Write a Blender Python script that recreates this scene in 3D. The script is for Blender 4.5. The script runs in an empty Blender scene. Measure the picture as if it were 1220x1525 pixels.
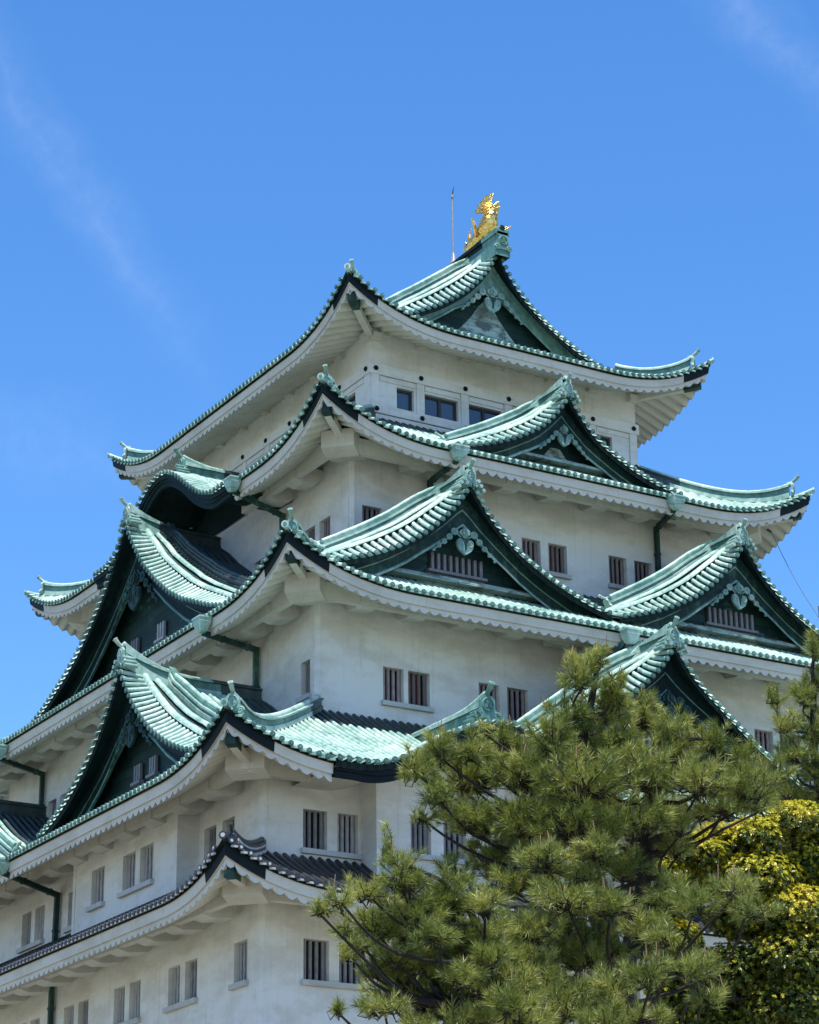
import bpy, math, random
import numpy as np
from math import radians, sin, cos, pi, sqrt
from mathutils import Matrix, Vector

# ------------------------------------------------------------------ camera
scene = bpy.context.scene
COL = scene.collection
CAM_POS = (-50.5571, -83.9865, 1.6)
R_ = (0.8567947903, -0.5155230280, -0.0117768797)
U_ = (-0.1756775317, -0.3132945325, 0.9332652039)
F_ = (0.4848093358, 0.7975478315, 0.3589949363)
cd = bpy.data.cameras.new("camera")
cam = bpy.data.objects.new("camera", cd)
COL.objects.link(cam)
cam.matrix_world = Matrix(((R_[0], U_[0], -F_[0], CAM_POS[0]),
                           (R_[1], U_[1], -F_[1], CAM_POS[1]),
                           (R_[2], U_[2], -F_[2], CAM_POS[2]),
                           (0, 0, 0, 1)))
cd.sensor_fit = 'VERTICAL'
cd.sensor_height = 24.0
cd.lens = 24.0 * 3664.81 / 1525.0
cd.clip_start = 0.1
cd.clip_end = 6000.0
scene.camera = cam

# ------------------------------------------------------------------ world, sun, exposure
LDIR = Vector((0.16, 0.27, -1.0)).normalized()          # the way sunlight travels
SUN = -LDIR
elev = math.asin(SUN.z)
azim = math.atan2(SUN.x, SUN.y)                          # clockwise from +Y
world = bpy.data.worlds.new("World")
scene.world = world
world.use_nodes = True
wn, wl = world.node_tree.nodes, world.node_tree.links
wn.clear()
wo = wn.new('ShaderNodeOutputWorld')
bg = wn.new('ShaderNodeBackground')
sky = wn.new('ShaderNodeTexSky')
sky.sky_type = 'NISHITA'
sky.sun_disc = False
sky.sun_elevation = elev
sky.sun_rotation = azim
sky.altitude = 50
sky.air_density = 1.0
sky.dust_density = 0.3
sky.ozone_density = 4.0
bg.inputs['Strength'].default_value = 0.138
# thin cirrus streaks, fixed directions in the sky
tcd = wn.new('ShaderNodeTexCoord')


def wmath(op, a, b=None, c=None):
    n = wn.new('ShaderNodeMath'); n.operation = op
    for i, v in enumerate((a, b, c)):
        if v is None: continue
        if isinstance(v, (int, float)): n.inputs[i].default_value = v
        else: wl.new(v, n.inputs[i])
    return n.outputs[0]


def wdot(vec):
    n = wn.new('ShaderNodeVectorMath'); n.operation = 'DOT_PRODUCT'
    wl.new(tcd.outputs['Generated'], n.inputs[0]); n.inputs[1].default_value = vec
    return n.outputs['Value']


def sky_dir(px, py):
    v = Vector(F_) + Vector(R_) * ((px - 610) / 3664.81) - Vector(U_) * ((py - 762.5) / 3664.81)
    return v.normalized()


def streak(p0, p1, w, amp, seed):
    a, b = sky_dir(*p0), sky_dir(*p1)
    n = a.cross(b).normalized()
    along = n.cross(a).normalized()
    L = b.dot(along)
    noi = wn.new('ShaderNodeTexNoise'); noi.inputs['Scale'].default_value = 30; noi.inputs['Detail'].default_value = 9
    mp = wn.new('ShaderNodeMapping'); mp.inputs['Location'].default_value = (seed, seed * 2, 0)
    wl.new(tcd.outputs['Generated'], mp.inputs['Vector']); wl.new(mp.outputs[0], noi.inputs['Vector'])
    jit = wmath('MULTIPLY', wmath('SUBTRACT', noi.outputs['Fac'], 0.5), w * 1.6)
    d = wmath('ABSOLUTE', wmath('ADD', wdot(tuple(n)), jit))
    prof = wmath('SUBTRACT', 1.0, wmath('DIVIDE', d, w))
    prof = wmath('POWER', wmath('MAXIMUM', prof, 0.0), 1.5)
    t = wmath('DIVIDE', wdot(tuple(along)), L)
    ends = wmath('MULTIPLY', wmath('MINIMUM', wmath('MAXIMUM', wmath('MULTIPLY', wmath('ADD', t, 0.35), 2.2), 0.0), 1.0),
                 wmath('MINIMUM', wmath('MAXIMUM', wmath('MULTIPLY', wmath('SUBTRACT', 1.12, t), 2.2), 0.0), 1.0))
    n2 = wn.new('ShaderNodeTexNoise'); n2.inputs['Scale'].default_value = 95; n2.inputs['Detail'].default_value = 10; n2.inputs['Roughness'].default_value = 0.7
    wl.new(mp.outputs[0], n2.inputs['Vector'])
    return wmath('MULTIPLY', wmath('MULTIPLY', wmath('MULTIPLY', prof, ends), wmath('MAXIMUM', 0.0, wmath('SUBTRACT', wmath('MULTIPLY', n2.outputs['Fac'], 2.4), 0.45))), amp)


s1 = streak((-20, 60), (300, 560), 0.018, 0.048, 3.1)
s2 = streak((1060, -40), (1300, 190), 0.018, 0.06, 7.7)
s3 = streak((-60, 640), (220, 700), 0.028, 0.03, 1.3)
fac = wmath('ADD', wmath('ADD', s1, s2), s3)
mixw = wn.new('ShaderNodeMix'); mixw.data_type = 'RGBA'
wl.new(fac, mixw.inputs['Factor'])
mixw.inputs['B'].default_value = (6.2, 6.6, 7.2, 1)
tint = wn.new('ShaderNodeHueSaturation'); tint.inputs['Saturation'].default_value = 1.25
wl.new(sky.outputs[0], tint.inputs['Color'])
tn2 = wn.new('ShaderNodeMix'); tn2.data_type = 'RGBA'; tn2.blend_type = 'MULTIPLY'; tn2.inputs['Factor'].default_value = 1.0
tn2.inputs['B'].default_value = (0.97, 0.945, 1.0, 1)
wl.new(tint.outputs[0], tn2.inputs['A']); wl.new(tn2.outputs['Result'], mixw.inputs['A'])
wl.new(mixw.outputs['Result'], bg.inputs['Color'])
wl.new(bg.outputs[0], wo.inputs['Surface'])

sd = bpy.data.lights.new("sun", 'SUN')
sd.energy = 4.0
sd.angle = radians(0.53)
sd.color = (1.0, 0.95, 0.87)
sun = bpy.data.objects.new("sun", sd)
COL.objects.link(sun)
sun.rotation_euler = LDIR.to_track_quat('-Z', 'Y').to_euler()
sun.location = (0, 0, 120)

scene.view_settings.view_transform = 'Standard'
scene.view_settings.look = 'None'
scene.view_settings.exposure = 0.84
scene.view_settings.gamma = 1.0
scene.cycles.max_bounces = 8
scene.cycles.diffuse_bounces = 4
scene.cycles.use_denoising = True


# ------------------------------------------------------------------ materials
def new_mat(name):
    m = bpy.data.materials.new(name); m.use_nodes = True
    nt = m.node_tree; nt.nodes.clear()
    out = nt.nodes.new('ShaderNodeOutputMaterial')
    b = nt.nodes.new('ShaderNodeBsdfPrincipled')
    nt.links.new(b.outputs[0], out.inputs[0])
    return m, nt, b


class NT:
    def __init__(s, nt):
        s.nt = nt
        tc = nt.nodes.new('ShaderNodeTexCoord'); s.co = tc.outputs['Object']

    def map(s, scale=(1, 1, 1), rot=(0, 0, 0)):
        m = s.nt.nodes.new('ShaderNodeMapping'); m.inputs['Scale'].default_value = scale
        m.inputs['Rotation'].default_value = rot
        s.nt.links.new(s.co, m.inputs['Vector']); return m.outputs[0]

    def noise(s, sc, det=5, vec=None, rough=0.55):
        n = s.nt.nodes.new('ShaderNodeTexNoise'); n.inputs['Scale'].default_value = sc
        n.inputs['Detail'].default_value = det; n.inputs['Roughness'].default_value = rough
        s.nt.links.new(vec if vec is not None else s.co, n.inputs['Vector']); return n.outputs['Fac']

    def ramp(s, f, stops):
        r = s.nt.nodes.new('ShaderNodeValToRGB'); e = r.color_ramp.elements
        e[0].position, e[0].color = stops[0][0], (*stops[0][1], 1)
        e[1].position, e[1].color = stops[-1][0], (*stops[-1][1], 1)
        for p, c in stops[1:-1]:
            k = e.new(p); k.color = (*c, 1)
        s.nt.links.new(f, r.inputs[0]); return r.outputs[0]

    def mix(s, f, a, b, mode='MIX'):
        m = s.nt.nodes.new('ShaderNodeMix'); m.data_type = 'RGBA'; m.blend_type = mode
        for k, v in (('Factor', f), ('A', a), ('B', b)):
            if isinstance(v, (int, float)): m.inputs[k].default_value = v
            elif isinstance(v, tuple): m.inputs[k].default_value = (*v, 1)
            else: s.nt.links.new(v, m.inputs[k])
        return m.outputs['Result']

    def math(s, op, a, b=None):
        n = s.nt.nodes.new('ShaderNodeMath'); n.operation = op
        for i, v in enumerate((a, b)):
            if v is None: continue
            if isinstance(v, (int, float)): n.inputs[i].default_value = v
            else: s.nt.links.new(v, n.inputs[i])
        return n.outputs[0]

    def sep(s, vec=None):
        n = s.nt.nodes.new('ShaderNodeSeparateXYZ'); s.nt.links.new(vec if vec is not None else s.co, n.inputs[0]); return n.outputs

    def bump(s, h, strength=0.3, dist=0.05):
        b = s.nt.nodes.new('ShaderNodeBump'); b.inputs['Strength'].default_value = strength
        b.inputs['Distance'].default_value = dist; s.nt.links.new(h, b.inputs['Height']); return b.outputs[0]

    def set(s, b, **kw):
        for k, v in kw.items():
            k = k.replace('_', ' ')
            if isinstance(v, (int, float)): b.inputs[k].default_value = v
            elif isinstance(v, tuple): b.inputs[k].default_value = (*v, 1)
            else: s.nt.links.new(v, b.inputs[k])


def copper(name, stops, rough=0.5, seam=0.28, seamcol=(0.03, 0.08, 0.07), dirt=(0.10, 0.14, 0.11), spec=0.5, seamf=0.4):
    m, nt, b = new_mat(name); n = NT(nt)
    big = n.noise(0.55, 4); fine = n.noise(4.5, 6)
    streaks = n.noise(2.2, 5, n.map((1.6, 1.6, 0.35)))
    f = n.math('ADD', n.math('MULTIPLY', big, 0.45), n.math('ADD', n.math('MULTIPLY', fine, 0.25), n.math('MULTIPLY', streaks, 0.3)))
    c = n.ramp(f, stops)
    spots = n.ramp(n.noise(3.4, 7, n.map((1.4, 1.4, 0.8)), 0.72), [(0.56, (0, 0, 0)), (0.72, (1, 1, 1))])
    c = n.mix(n.math('MULTIPLY', spots, 0.6), c, dirt)
    if seam:
        z = n.sep()[2]
        fr = n.math('FRACT', n.math('DIVIDE', n.math('ADD', z, n.math('MULTIPLY', n.noise(0.8, 1), 0.5)), seam))
        line = n.math('LESS_THAN', fr, 0.05)
        c = n.mix(n.math('MULTIPLY', line, seamf), c, seamcol)
    n.set(b, Base_Color=c, Roughness=rough, Specular_IOR_Level=spec, Normal=n.bump(fine, 0.25, 0.03))
    return m


PAT = copper('verdigris_copper', [(0.36, (0.10, 0.22, 0.175)), (0.44, (0.22, 0.38, 0.315)), (0.52, (0.35, 0.50, 0.425)), (0.64, (0.58, 0.66, 0.575))], 0.5, 0.95, seamf=0.35, dirt=(0.055, 0.075, 0.06))
PATM = copper('weathered_green_copper', [(0.36, (0.035, 0.085, 0.07)), (0.5, (0.085, 0.20, 0.165)), (0.64, (0.20, 0.36, 0.29))], 0.5, 0)
DISC = copper('shaded_tile_end_copper', [(0.36, (0.018, 0.055, 0.046)), (0.5, (0.05, 0.125, 0.105)), (0.64, (0.13, 0.26, 0.215))], 0.55, 0)  # darker copy of the roll copper, shade of the end faces put into the colour
PATT = copper('top_gable_copper', [(0.36, (0.07, 0.17, 0.14)), (0.5, (0.16, 0.32, 0.265)), (0.64, (0.32, 0.48, 0.40))], 0.5, 0)
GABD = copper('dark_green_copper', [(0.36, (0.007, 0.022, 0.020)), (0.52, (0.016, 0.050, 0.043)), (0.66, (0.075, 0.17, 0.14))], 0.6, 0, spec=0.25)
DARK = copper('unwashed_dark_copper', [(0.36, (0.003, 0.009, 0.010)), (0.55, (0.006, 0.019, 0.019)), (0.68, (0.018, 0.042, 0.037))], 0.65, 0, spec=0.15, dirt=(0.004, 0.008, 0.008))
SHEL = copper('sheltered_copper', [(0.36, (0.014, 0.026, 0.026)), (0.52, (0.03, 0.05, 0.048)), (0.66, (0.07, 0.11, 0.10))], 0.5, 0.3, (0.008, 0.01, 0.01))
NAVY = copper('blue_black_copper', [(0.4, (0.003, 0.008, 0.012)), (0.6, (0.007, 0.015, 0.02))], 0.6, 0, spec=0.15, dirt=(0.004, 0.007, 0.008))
ORN = copper('ornament_copper', [(0.36, (0.08, 0.19, 0.155)), (0.5, (0.20, 0.34, 0.29)), (0.64, (0.48, 0.58, 0.51))], 0.55, 0)


def planked(name):
    m, nt, b = new_mat(name); n = NT(nt)
    # copper sheets with lead grey patches, laid in courses
    br = nt.nodes.new('ShaderNodeTexBrick')
    sx = n.sep(); comb = nt.nodes.new('ShaderNodeCombineXYZ')
    nt.links.new(n.math('ADD', sx[0], sx[1]), comb.inputs[0]); nt.links.new(sx[2], comb.inputs[1])
    nt.links.new(comb.outputs[0], br.inputs['Vector'])
    br.inputs['Scale'].default_value = 1.0; br.inputs['Brick Width'].default_value = 1.1; br.inputs['Row Height'].default_value = 0.33
    br.inputs['Mortar Size'].default_value = 0.008
    br.inputs['Color1'].default_value = (0.009, 0.026, 0.025, 1); br.inputs['Color2'].default_value = (0.018, 0.05, 0.043, 1)
    br.inputs['Mortar'].default_value = (0.003, 0.006, 0.006, 1)
    grn = n.ramp(n.noise(1.1, 6, n.map((1, 1, 2.5)), 0.65), [(0.60, (0, 0, 0)), (0.68, (1, 1, 1))])
    c = n.mix(n.math('MULTIPLY', grn, 0.6), br.outputs['Color'], (0.08, 0.19, 0.15))
    n.set(b, Base_Color=c, Roughness=0.6, Specular_IOR_Level=0.2, Normal=n.bump(n.noise(5), 0.2, 0.03))
    return m


PLANK = planked('gable_boarding')


def leadpatch(name):
    m, nt, b = new_mat(name); n = NT(nt)
    br = nt.nodes.new('ShaderNodeTexBrick')
    sx = n.sep(); comb = nt.nodes.new('ShaderNodeCombineXYZ')
    nt.links.new(n.math('ADD', sx[0], sx[1]), comb.inputs[0]); nt.links.new(sx[2], comb.inputs[1])
    nt.links.new(comb.outputs[0], br.inputs['Vector'])
    br.inputs['Brick Width'].default_value = 0.8; br.inputs['Row Height'].default_value = 0.3; br.inputs['Scale'].default_value = 1
    br.inputs['Mortar Size'].default_value = 0.012
    br.inputs['Color1'].default_value = (0.16, 0.21, 0.19, 1); br.inputs['Color2'].default_value = (0.32, 0.46, 0.39, 1)
    br.inputs['Mortar'].default_value = (0.04, 0.06, 0.055, 1)
    v = n.ramp(n.noise(2.2, 6, None, 0.7), [(0.42, (0, 0, 0)), (0.62, (1, 1, 1))])
    c = n.mix(n.math('MULTIPLY', v, 0.7), br.outputs['Color'], (0.36, 0.47, 0.42))
    d = n.ramp(n.noise(1.3, 5, n.map((1, 1, 1.8)), 0.65), [(0.50, (0, 0, 0)), (0.58, (1, 1, 1))])
    c = n.mix(n.math('MULTIPLY', d, 0.8), c, (0.05, 0.055, 0.05))
    n.set(b, Base_Color=c, Roughness=0.55, Normal=n.bump(n.noise(6), 0.25, 0.03))
    return m


LEAD = leadpatch('patched_grey_sheet')


def plaster(name, base, stain, amt, streak_z=0.35):
    m, nt, b = new_mat(name); n = NT(nt)
    f1 = n.noise(0.45, 6, n.map((1, 1, 1.9)), 0.62)
    f2 = n.noise(1.7, 8, n.map((0.8, 0.8, 1.7)), 0.68)
    f3 = n.noise(2.6, 6, n.map((2.6, 2.6, 0.13)), 0.65)
    a = n.ramp(n.math('ADD', n.math('MULTIPLY', f1, 0.62), n.math('MULTIPLY', f2, 0.38)), [(0.46, (0, 0, 0)), (0.56, (0.6, 0.6, 0.6)), (0.70, (1, 1, 1))])
    c = n.mix(n.math('MULTIPLY', a, amt), base, stain)
    s = n.ramp(f3, [(0.55, (0, 0, 0)), (0.75, (1, 1, 1))])
    c = n.mix(n.math('MULTIPLY', s, 0.30), c, tuple(x * 0.62 for x in stain))
    fine = n.noise(30, 4)
    c = n.mix(n.math('MULTIPLY', fine, 0.12), c, tuple(x * 0.7 for x in base))
    h = n.math('ADD', n.math('MULTIPLY', n.noise(3.2, 6, n.map((0.6, 0.6, 2.2))), 1.0), n.math('MULTIPLY', n.noise(14, 4), 0.25))
    n.set(b, Base_Color=c, Roughness=0.85, Specular_IOR_Level=0.25, Normal=n.bump(h, 0.35, 0.05))
    return m


WHITE = plaster('white_plaster', (0.70, 0.69, 0.65), (0.45, 0.41, 0.33), 0.62)
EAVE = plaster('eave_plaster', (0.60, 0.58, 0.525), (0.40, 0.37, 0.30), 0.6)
STONE = plaster('sill_stone', (0.50, 0.50, 0.48), (0.30, 0.30, 0.28), 0.7)


def simple(name, col, rough=0.6, var=0.3, sc=6.0, metallic=0.0, scale=(1, 1, 1)):
    m, nt, b = new_mat(name); n = NT(nt)
    f = n.noise(sc, 6, n.map(scale))
    c = n.ramp(f, [(0.3, tuple(x * (1 - var) for x in col)), (0.7, tuple(min(1, x * (1 + var)) for x in col))])
    n.set(b, Base_Color=c, Roughness=rough, Metallic=metallic, Normal=n.bump(f, 0.15, 0.02))
    return m


TILE = simple('black_roof_tile', (0.024, 0.027, 0.032), 0.38, 0.45, 7)
TILEW = simple('mortar_and_sunlit_tile', (0.42, 0.42, 0.41), 0.7, 0.25, 9)  # ridge mortar; also paints sunlit lips and corner ends of the black tiles
def timber(name, col):
    m, nt, b = new_mat(name); n = NT(nt)
    oi = nt.nodes.new('ShaderNodeObjectInfo')
    f = n.noise(5, 6, n.map((6, 6, 0.8)))
    c = n.ramp(f, [(0.3, tuple(x * 0.6 for x in col)), (0.7, tuple(x * 1.4 for x in col))])
    hs = nt.nodes.new('ShaderNodeHueSaturation'); nt.links.new(c, hs.inputs['Color'])
    nt.links.new(n.math('ADD', n.math('MULTIPLY', oi.outputs['Random'], 0.75), 0.6), hs.inputs['Value'])
    n.set(b, Base_Color=hs.outputs[0], Roughness=0.75, Normal=n.bump(f, 0.2, 0.02)); return m


BARG = timber('grey_timber', (0.27, 0.265, 0.275)); BARB = timber('brown_timber', (0.215, 0.165, 0.16))
RED = simple('red_inner_shutter', (0.20, 0.055, 0.04), 0.6, 0.4, 3)
VOID = simple('dark_interior', (0.010, 0.011, 0.014), 0.8, 0.2)
FRAME = simple('dark_bronze_frame', (0.03, 0.024, 0.022), 0.5, 0.2)
m, nt, b = new_mat('window_glass'); n = NT(nt)
n.set(b, Base_Color=(0.05, 0.075, 0.11), Roughness=0.08, Specular_IOR_Level=0.8); GLASS = m
m, nt, b = new_mat('gilded_metal'); n = NT(nt)
f = n.noise(7, 5)
n.set(b, Base_Color=n.ramp(f, [(0.35, (0.75, 0.42, 0.07)), (0.6, (0.98, 0.70, 0.24))]), Metallic=1.0, Roughness=0.30, Normal=n.bump(n.noise(14), 0.5, 0.05)); GOLD = m
STEEL = simple('grey_rod_metal', (0.34, 0.32, 0.32), 0.45, 0.2, 8, 0.3)
WIRE = simple('wire_rubber', (0.06, 0.06, 0.07), 0.6, 0.1)


# ------------------------------------------------------------------ mesh builder
class MB:
    def __init__(s):
        s.v = []; s.f = []; s.m = []; s.sm = []; s.n = 0

    def add(s, verts, faces, mat=0, smooth=False):
        o = s.n
        s.v.extend([tuple(map(float, p)) for p in verts]); s.n += len(verts)
        mm = mat if isinstance(mat, (list, tuple)) else None
        for i, f in enumerate(faces):
            s.f.append(tuple(o + k for k in f)); s.m.append(mm[i] if mm else mat); s.sm.append(smooth)

    def quad(s, a, b, c, d, mat=0): s.add([a, b, c, d], [(0, 1, 2, 3)], mat)

    def grid(s, P, mat=0, smooth=True, matfn=None, closed=False, skip=None):
        nr, nc = len(P), len(P[0])
        verts = [p for row in P for p in row]
        faces, mats = [], []
        for i in range(nr - 1):
            for j in range(nc - 1 + (1 if closed else 0)):
                j2 = (j + 1) % nc
                a, b_, c, d = i * nc + j, i * nc + j2, (i + 1) * nc + j2, (i + 1) * nc + j
                if skip and skip([sum(x) / 4 for x in zip(*[verts[k] for k in (a, b_, c, d)])]): continue
                faces.append((a, b_, c, d))
                if matfn:
                    q = [verts[k] for k in (a, b_, c, d)]
                    mats.append(matfn([sum(x) / 4 for x in zip(*q)]))
        s.add(verts, faces, mats if matfn else mat, smooth)

    def box(s, c, ax, ay, az, hx, hy, hz, mat=0):
        c = Vector(c); ax, ay, az = Vector(ax) * hx, Vector(ay) * hy, Vector(az) * hz
        vs = [c + ax * i + ay * j + az * k for k in (-1, 1) for j in (-1, 1) for i in (-1, 1)]
        s.add(vs, [(0, 1, 3, 2), (4, 6, 7, 5), (0, 4, 5, 1), (2, 3, 7, 6), (0, 2, 6, 4), (1, 5, 7, 3)], mat)

    def abox(s, x0, x1, y0, y1, z0, z1, mat=0):
        s.box(((x0 + x1) / 2, (y0 + y1) / 2, (z0 + z1) / 2), (1, 0, 0), (0, 1, 0), (0, 0, 1),
              abs(x1 - x0) / 2, abs(y1 - y0) / 2, abs(z1 - z0) / 2, mat)

    def tube(s, pts, r, seg=8, mat=0, caps=True, matfn=None, a0=0.0, a1=2 * pi, up=None):
        """round bar along pts; r a number or a list; a0..a1 gives a half round"""
        pts = [Vector(p) for p in pts]; n = len(pts)
        rr = r if isinstance(r, (list, tuple)) else [r] * n
        full = abs(a1 - a0 - 2 * pi) < 1e-6
        k = seg if full else seg + 1
        rows = []
        prev = None
        for i, p in enumerate(pts):
            t = (pts[min(i + 1, n - 1)] - pts[max(i - 1, 0)])
            if t.length < 1e-9: t = Vector((0, 0, 1))
            t.normalize()
            ref = Vector(up) if up is not None else (Vector((0, 0, 1)) if abs(t.z) < 0.95 else Vector((1, 0, 0)))
            if up is None and prev is not None: ref = prev
            side = t.cross(ref)
            if side.length < 1e-6: side = t.cross(Vector((1, 0.3, 0)))
            side.normalize(); nn = side.cross(t); prev = nn
            rows.append([p + side * (rr[i] * cos(a0 + (a1 - a0) * j / seg)) + nn * (rr[i] * sin(a0 + (a1 - a0) * j / seg)) for j in range(k)])
        s.grid(rows, mat, True, matfn, closed=full)
        if caps and full:
            for row, sgn in ((rows[0], 1), (rows[-1], -1)):
                s.add(row, [tuple(range(k)) if sgn > 0 else tuple(reversed(range(k)))], mat)

    def prism(s, poly, fr, t0, t1, mat=0):
        """poly: 2-D outline; fr(x, y, t) gives the world point"""
        n = len(poly)
        a = [fr(x, y, t0) for x, y in poly]; b_ = [fr(x, y, t1) for x, y in poly]
        s.add(a + b_, [tuple(range(n)), tuple(reversed(range(n, 2 * n)))] + [(i, (i + 1) % n, n + (i + 1) % n, n + i) for i in range(n)], mat)

    def disc(s, c, nrm, r, th, mat=0, seg=10):
        nrm = Vector(nrm).normalized(); c = Vector(c)
        ref = Vector((0, 0, 1)) if abs(nrm.z) < 0.9 else Vector((1, 0, 0))
        a = nrm.cross(ref).normalized(); b_ = a.cross(nrm)
        ring = [a * cos(2 * pi * i / seg) * r + b_ * sin(2 * pi * i / seg) * r for i in range(seg)]
        v = [c + q for q in ring] + [c + q + nrm * th for q in ring]
        s.add(v, [tuple(range(seg, 2 * seg))] + [(i, (i + 1) % seg, seg + (i + 1) % seg, seg + i) for i in range(seg)], mat)

    def build(s, name, mats, parent=None):
        me = bpy.data.meshes.new(name)
        me.from_pydata(s.v, [], s.f)
        for mt in (mats if isinstance(mats, (list, tuple)) else [mats]): me.materials.append(mt)
        me.polygons.foreach_set('material_index', s.m)
        me.polygons.foreach_set('use_smooth', s.sm)
        me.update()
        o = bpy.data.objects.new(name, me); COL.objects.link(o)
        if parent is not None: o.parent = parent
        return o


def tag(o, label=None, cat=None, group=None, kind=None):
    if label: o['label'] = label
    if cat: o['category'] = cat
    if group: o['group'] = group
    if kind: o['kind'] = kind
    return o


def empty(name, loc=(0, 0, 0)):
    o = bpy.data.objects.new(name, None); COL.objects.link(o); o.location = loc; o.empty_display_size = 0.5
    return o


keep = tag(empty('castle_keep'), 'white plastered five storey castle tower with green copper roofs and gables', 'castle')

# ------------------------------------------------------------------ the five tiers (metres, ground = 0, centre = 0)
# wall half widths X, Y, bottom, top ; eave half widths, disc height, depth eave to wall above, rise to wall above, corner rise
WALLS = [(15.95, 18.05, 12.3, 18.3), (15.95, 18.05, 18.6, 22.3), (11.66, 13.78, 24.8, 30.3), (8.50, 10.62, 32.2, 37.3), (6.36, 8.49, 38.8, 43.25)]
TIERS = [dict(X=18.52, Y=20.65, z=17.56, D=2.55, H=1.45, rise=1.10, L=4.6, wall=0),
         dict(X=18.62, Y=20.78, z=21.44, D=6.98, H=3.85, rise=1.22, L=5.0, wall=1),
         dict(X=14.27, Y=16.42, z=29.18, D=2.75 + 3.02, H=3.40, rise=1.40, L=5.3, wall=2),
         dict(X=11.22, Y=13.36, z=36.27, D=4.84, H=2.90, rise=1.55, L=5.3, wall=3),
         dict(X=8.60, Y=10.73, z=42.50, D=3.25, H=1.30, rise=1.52, L=5.2, wall=4)]
TOPD = [0, 1.0, 2.0, 2.6, 3.25, 4.03, 4.8, 5.6, 6.4, 7.24, 8.0, 8.6]
TOPZ = [0, 0.42, 0.88, 1.22, 1.70, 2.32, 2.85, 3.42, 4.03, 4.72, 5.33, 5.80]
KARA = {1: ((-8.75, 8.75), 1.98), 3: ((0.0,), 2.42)}


def slope(T, d):
    if T is TIERS[4]: return float(np.interp(d, TOPD, TOPZ))
    q = d / T['D']
    return T['H'] * (0.84 * q + 0.16 * q * q)


def rise(T, t): return T['rise'] * max(0.0, 1 - t / T['L']) ** 2.4 if t < T['L'] else 0.0


def flare(T, t): return 0.13 * max(0.0, 1 - t / T['L']) ** 2 if t < T['L'] else 0.0


def zroof(T, t, d):
    fd = max(0.0, 1 - d / max(T['D'], 3.2)) ** 1.25
    return T['z'] + slope(T, d) + rise(T, t) * fd


# side frames: P(a, out, z); 'out' is the distance from the tower's axis
def P_right(a, n, z): return (a, -n, z)
def P_far(a, n, z): return (a, n, z)
def P_left(a, n, z): return (-n, a, z)
def P_east(a, n, z): return (n, a, z)


SIDES = [('right', P_right, 'X', 'Y'), ('left', P_left, 'Y', 'X'), ('far', P_far, 'X', 'Y'), ('east', P_east, 'Y', 'X')]
EXCL = {(1, 'right'): [(-14.9, -2.6), (2.6, 14.9)], (3, 'left'): [(-6.15, 6.15)]}
_rng = random.Random(5)


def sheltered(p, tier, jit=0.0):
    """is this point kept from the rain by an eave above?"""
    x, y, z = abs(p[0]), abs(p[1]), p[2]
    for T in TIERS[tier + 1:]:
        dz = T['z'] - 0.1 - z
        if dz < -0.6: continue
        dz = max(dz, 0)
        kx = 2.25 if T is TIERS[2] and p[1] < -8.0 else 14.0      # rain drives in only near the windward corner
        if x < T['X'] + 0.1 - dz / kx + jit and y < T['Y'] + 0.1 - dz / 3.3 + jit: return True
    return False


# ------------------------------------------------------------------ walls with window openings
def wall_side(mb, P, W, n, z0, z1, holes, ch, depth=0.34):
    us = sorted(set([-W + ch, W - ch] + [h[0] for h in holes] + [h[1] for h in holes]))
    zs = sorted(set([z0, z1] + [h[2] for h in holes] + [h[3] for h in holes]))
    for i in range(len(us) - 1):
        for j in range(len(zs) - 1):
            uc, zc = (us[i] + us[i + 1]) / 2, (zs[j] + zs[j + 1]) / 2
            if any(h[0] < uc < h[1] and h[2] < zc < h[3] for h in holes): continue
            mb.quad(P(us[i], n, zs[j]), P(us[i + 1], n, zs[j]), P(us[i + 1], n, zs[j + 1]), P(us[i], n, zs[j + 1]))
    for a, b_, c, d in holes:
        k = n - depth
        mb.quad(P(a, n, c), P(a, k, c), P(a, k, d), P(a, n, d)); mb.quad(P(b_, n, c), P(b_, n, d), P(b_, k, d), P(b_, k, c))
        mb.quad(P(a, n, c), P(b_, n, c), P(b_, k, c), P(a, k, c)); mb.quad(P(a, n, d), P(a, k, d), P(b_, k, d), P(b_, n, d))


def lattice_window(P, n, a, b_, z0, z1, timber, parent, bars=4, depth=0.34, red=False, name='window'):
    k = n - depth
    mb = MB(); mb.quad(P(a - .02, k + .004, z0 - .02), P(b_ + .02, k + .004, z0 - .02), P(b_ + .02, k + .004, z1 + .02), P(a - .02, k + .004, z1 + .02))
    w = mb.build(name, VOID, parent)
    if red:
        mr = MB(); mr.quad(P(a + .05, k + .03, z0), P(b_ - .25, k + .03, z0), P(b_ - .25, k + .03, z1), P(a + .05, k + .03, z1)); mr.build('shutter', RED, w)
    ml = MB(); wd = (b_ - a)
    bw = 0.062 if wd > 0.7 else 0.055
    for i in range(bars):
        u = a + wd * (i + 0.5 + (0.12 if i == 0 else 0)) / bars
        pts = [P(u + bw * cos(t), n - depth * 0.62 + bw * sin(t), 0)[:2] for t in (pi / 8 + i_ * pi / 4 for i_ in range(8))]
        v = [(x, y, z0) for x, y in pts] + [(x, y, z1) for x, y in pts]
        ml.add(v, [(j, (j + 1) % 8, 8 + (j + 1) % 8, 8 + j) for j in range(8)])
    ml.build('lattice', timber, w)
    return w


def sill(P, n, a, b_, z, parent):
    mb = MB()
    c = P((a + b_) / 2, n + 0.045, z - 0.085)
    ex = Vector(P(1, 0, 0)) - Vector(P(0, 0, 0)); en = Vector(P(0, 1, 0)) - Vector(P(0, 0, 0))
    mb.box(c, ex, en, (0, 0, 1), (b_ - a) / 2 + 0.1, 0.105, 0.082)
    mb.build('sill', STONE, parent)


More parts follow.
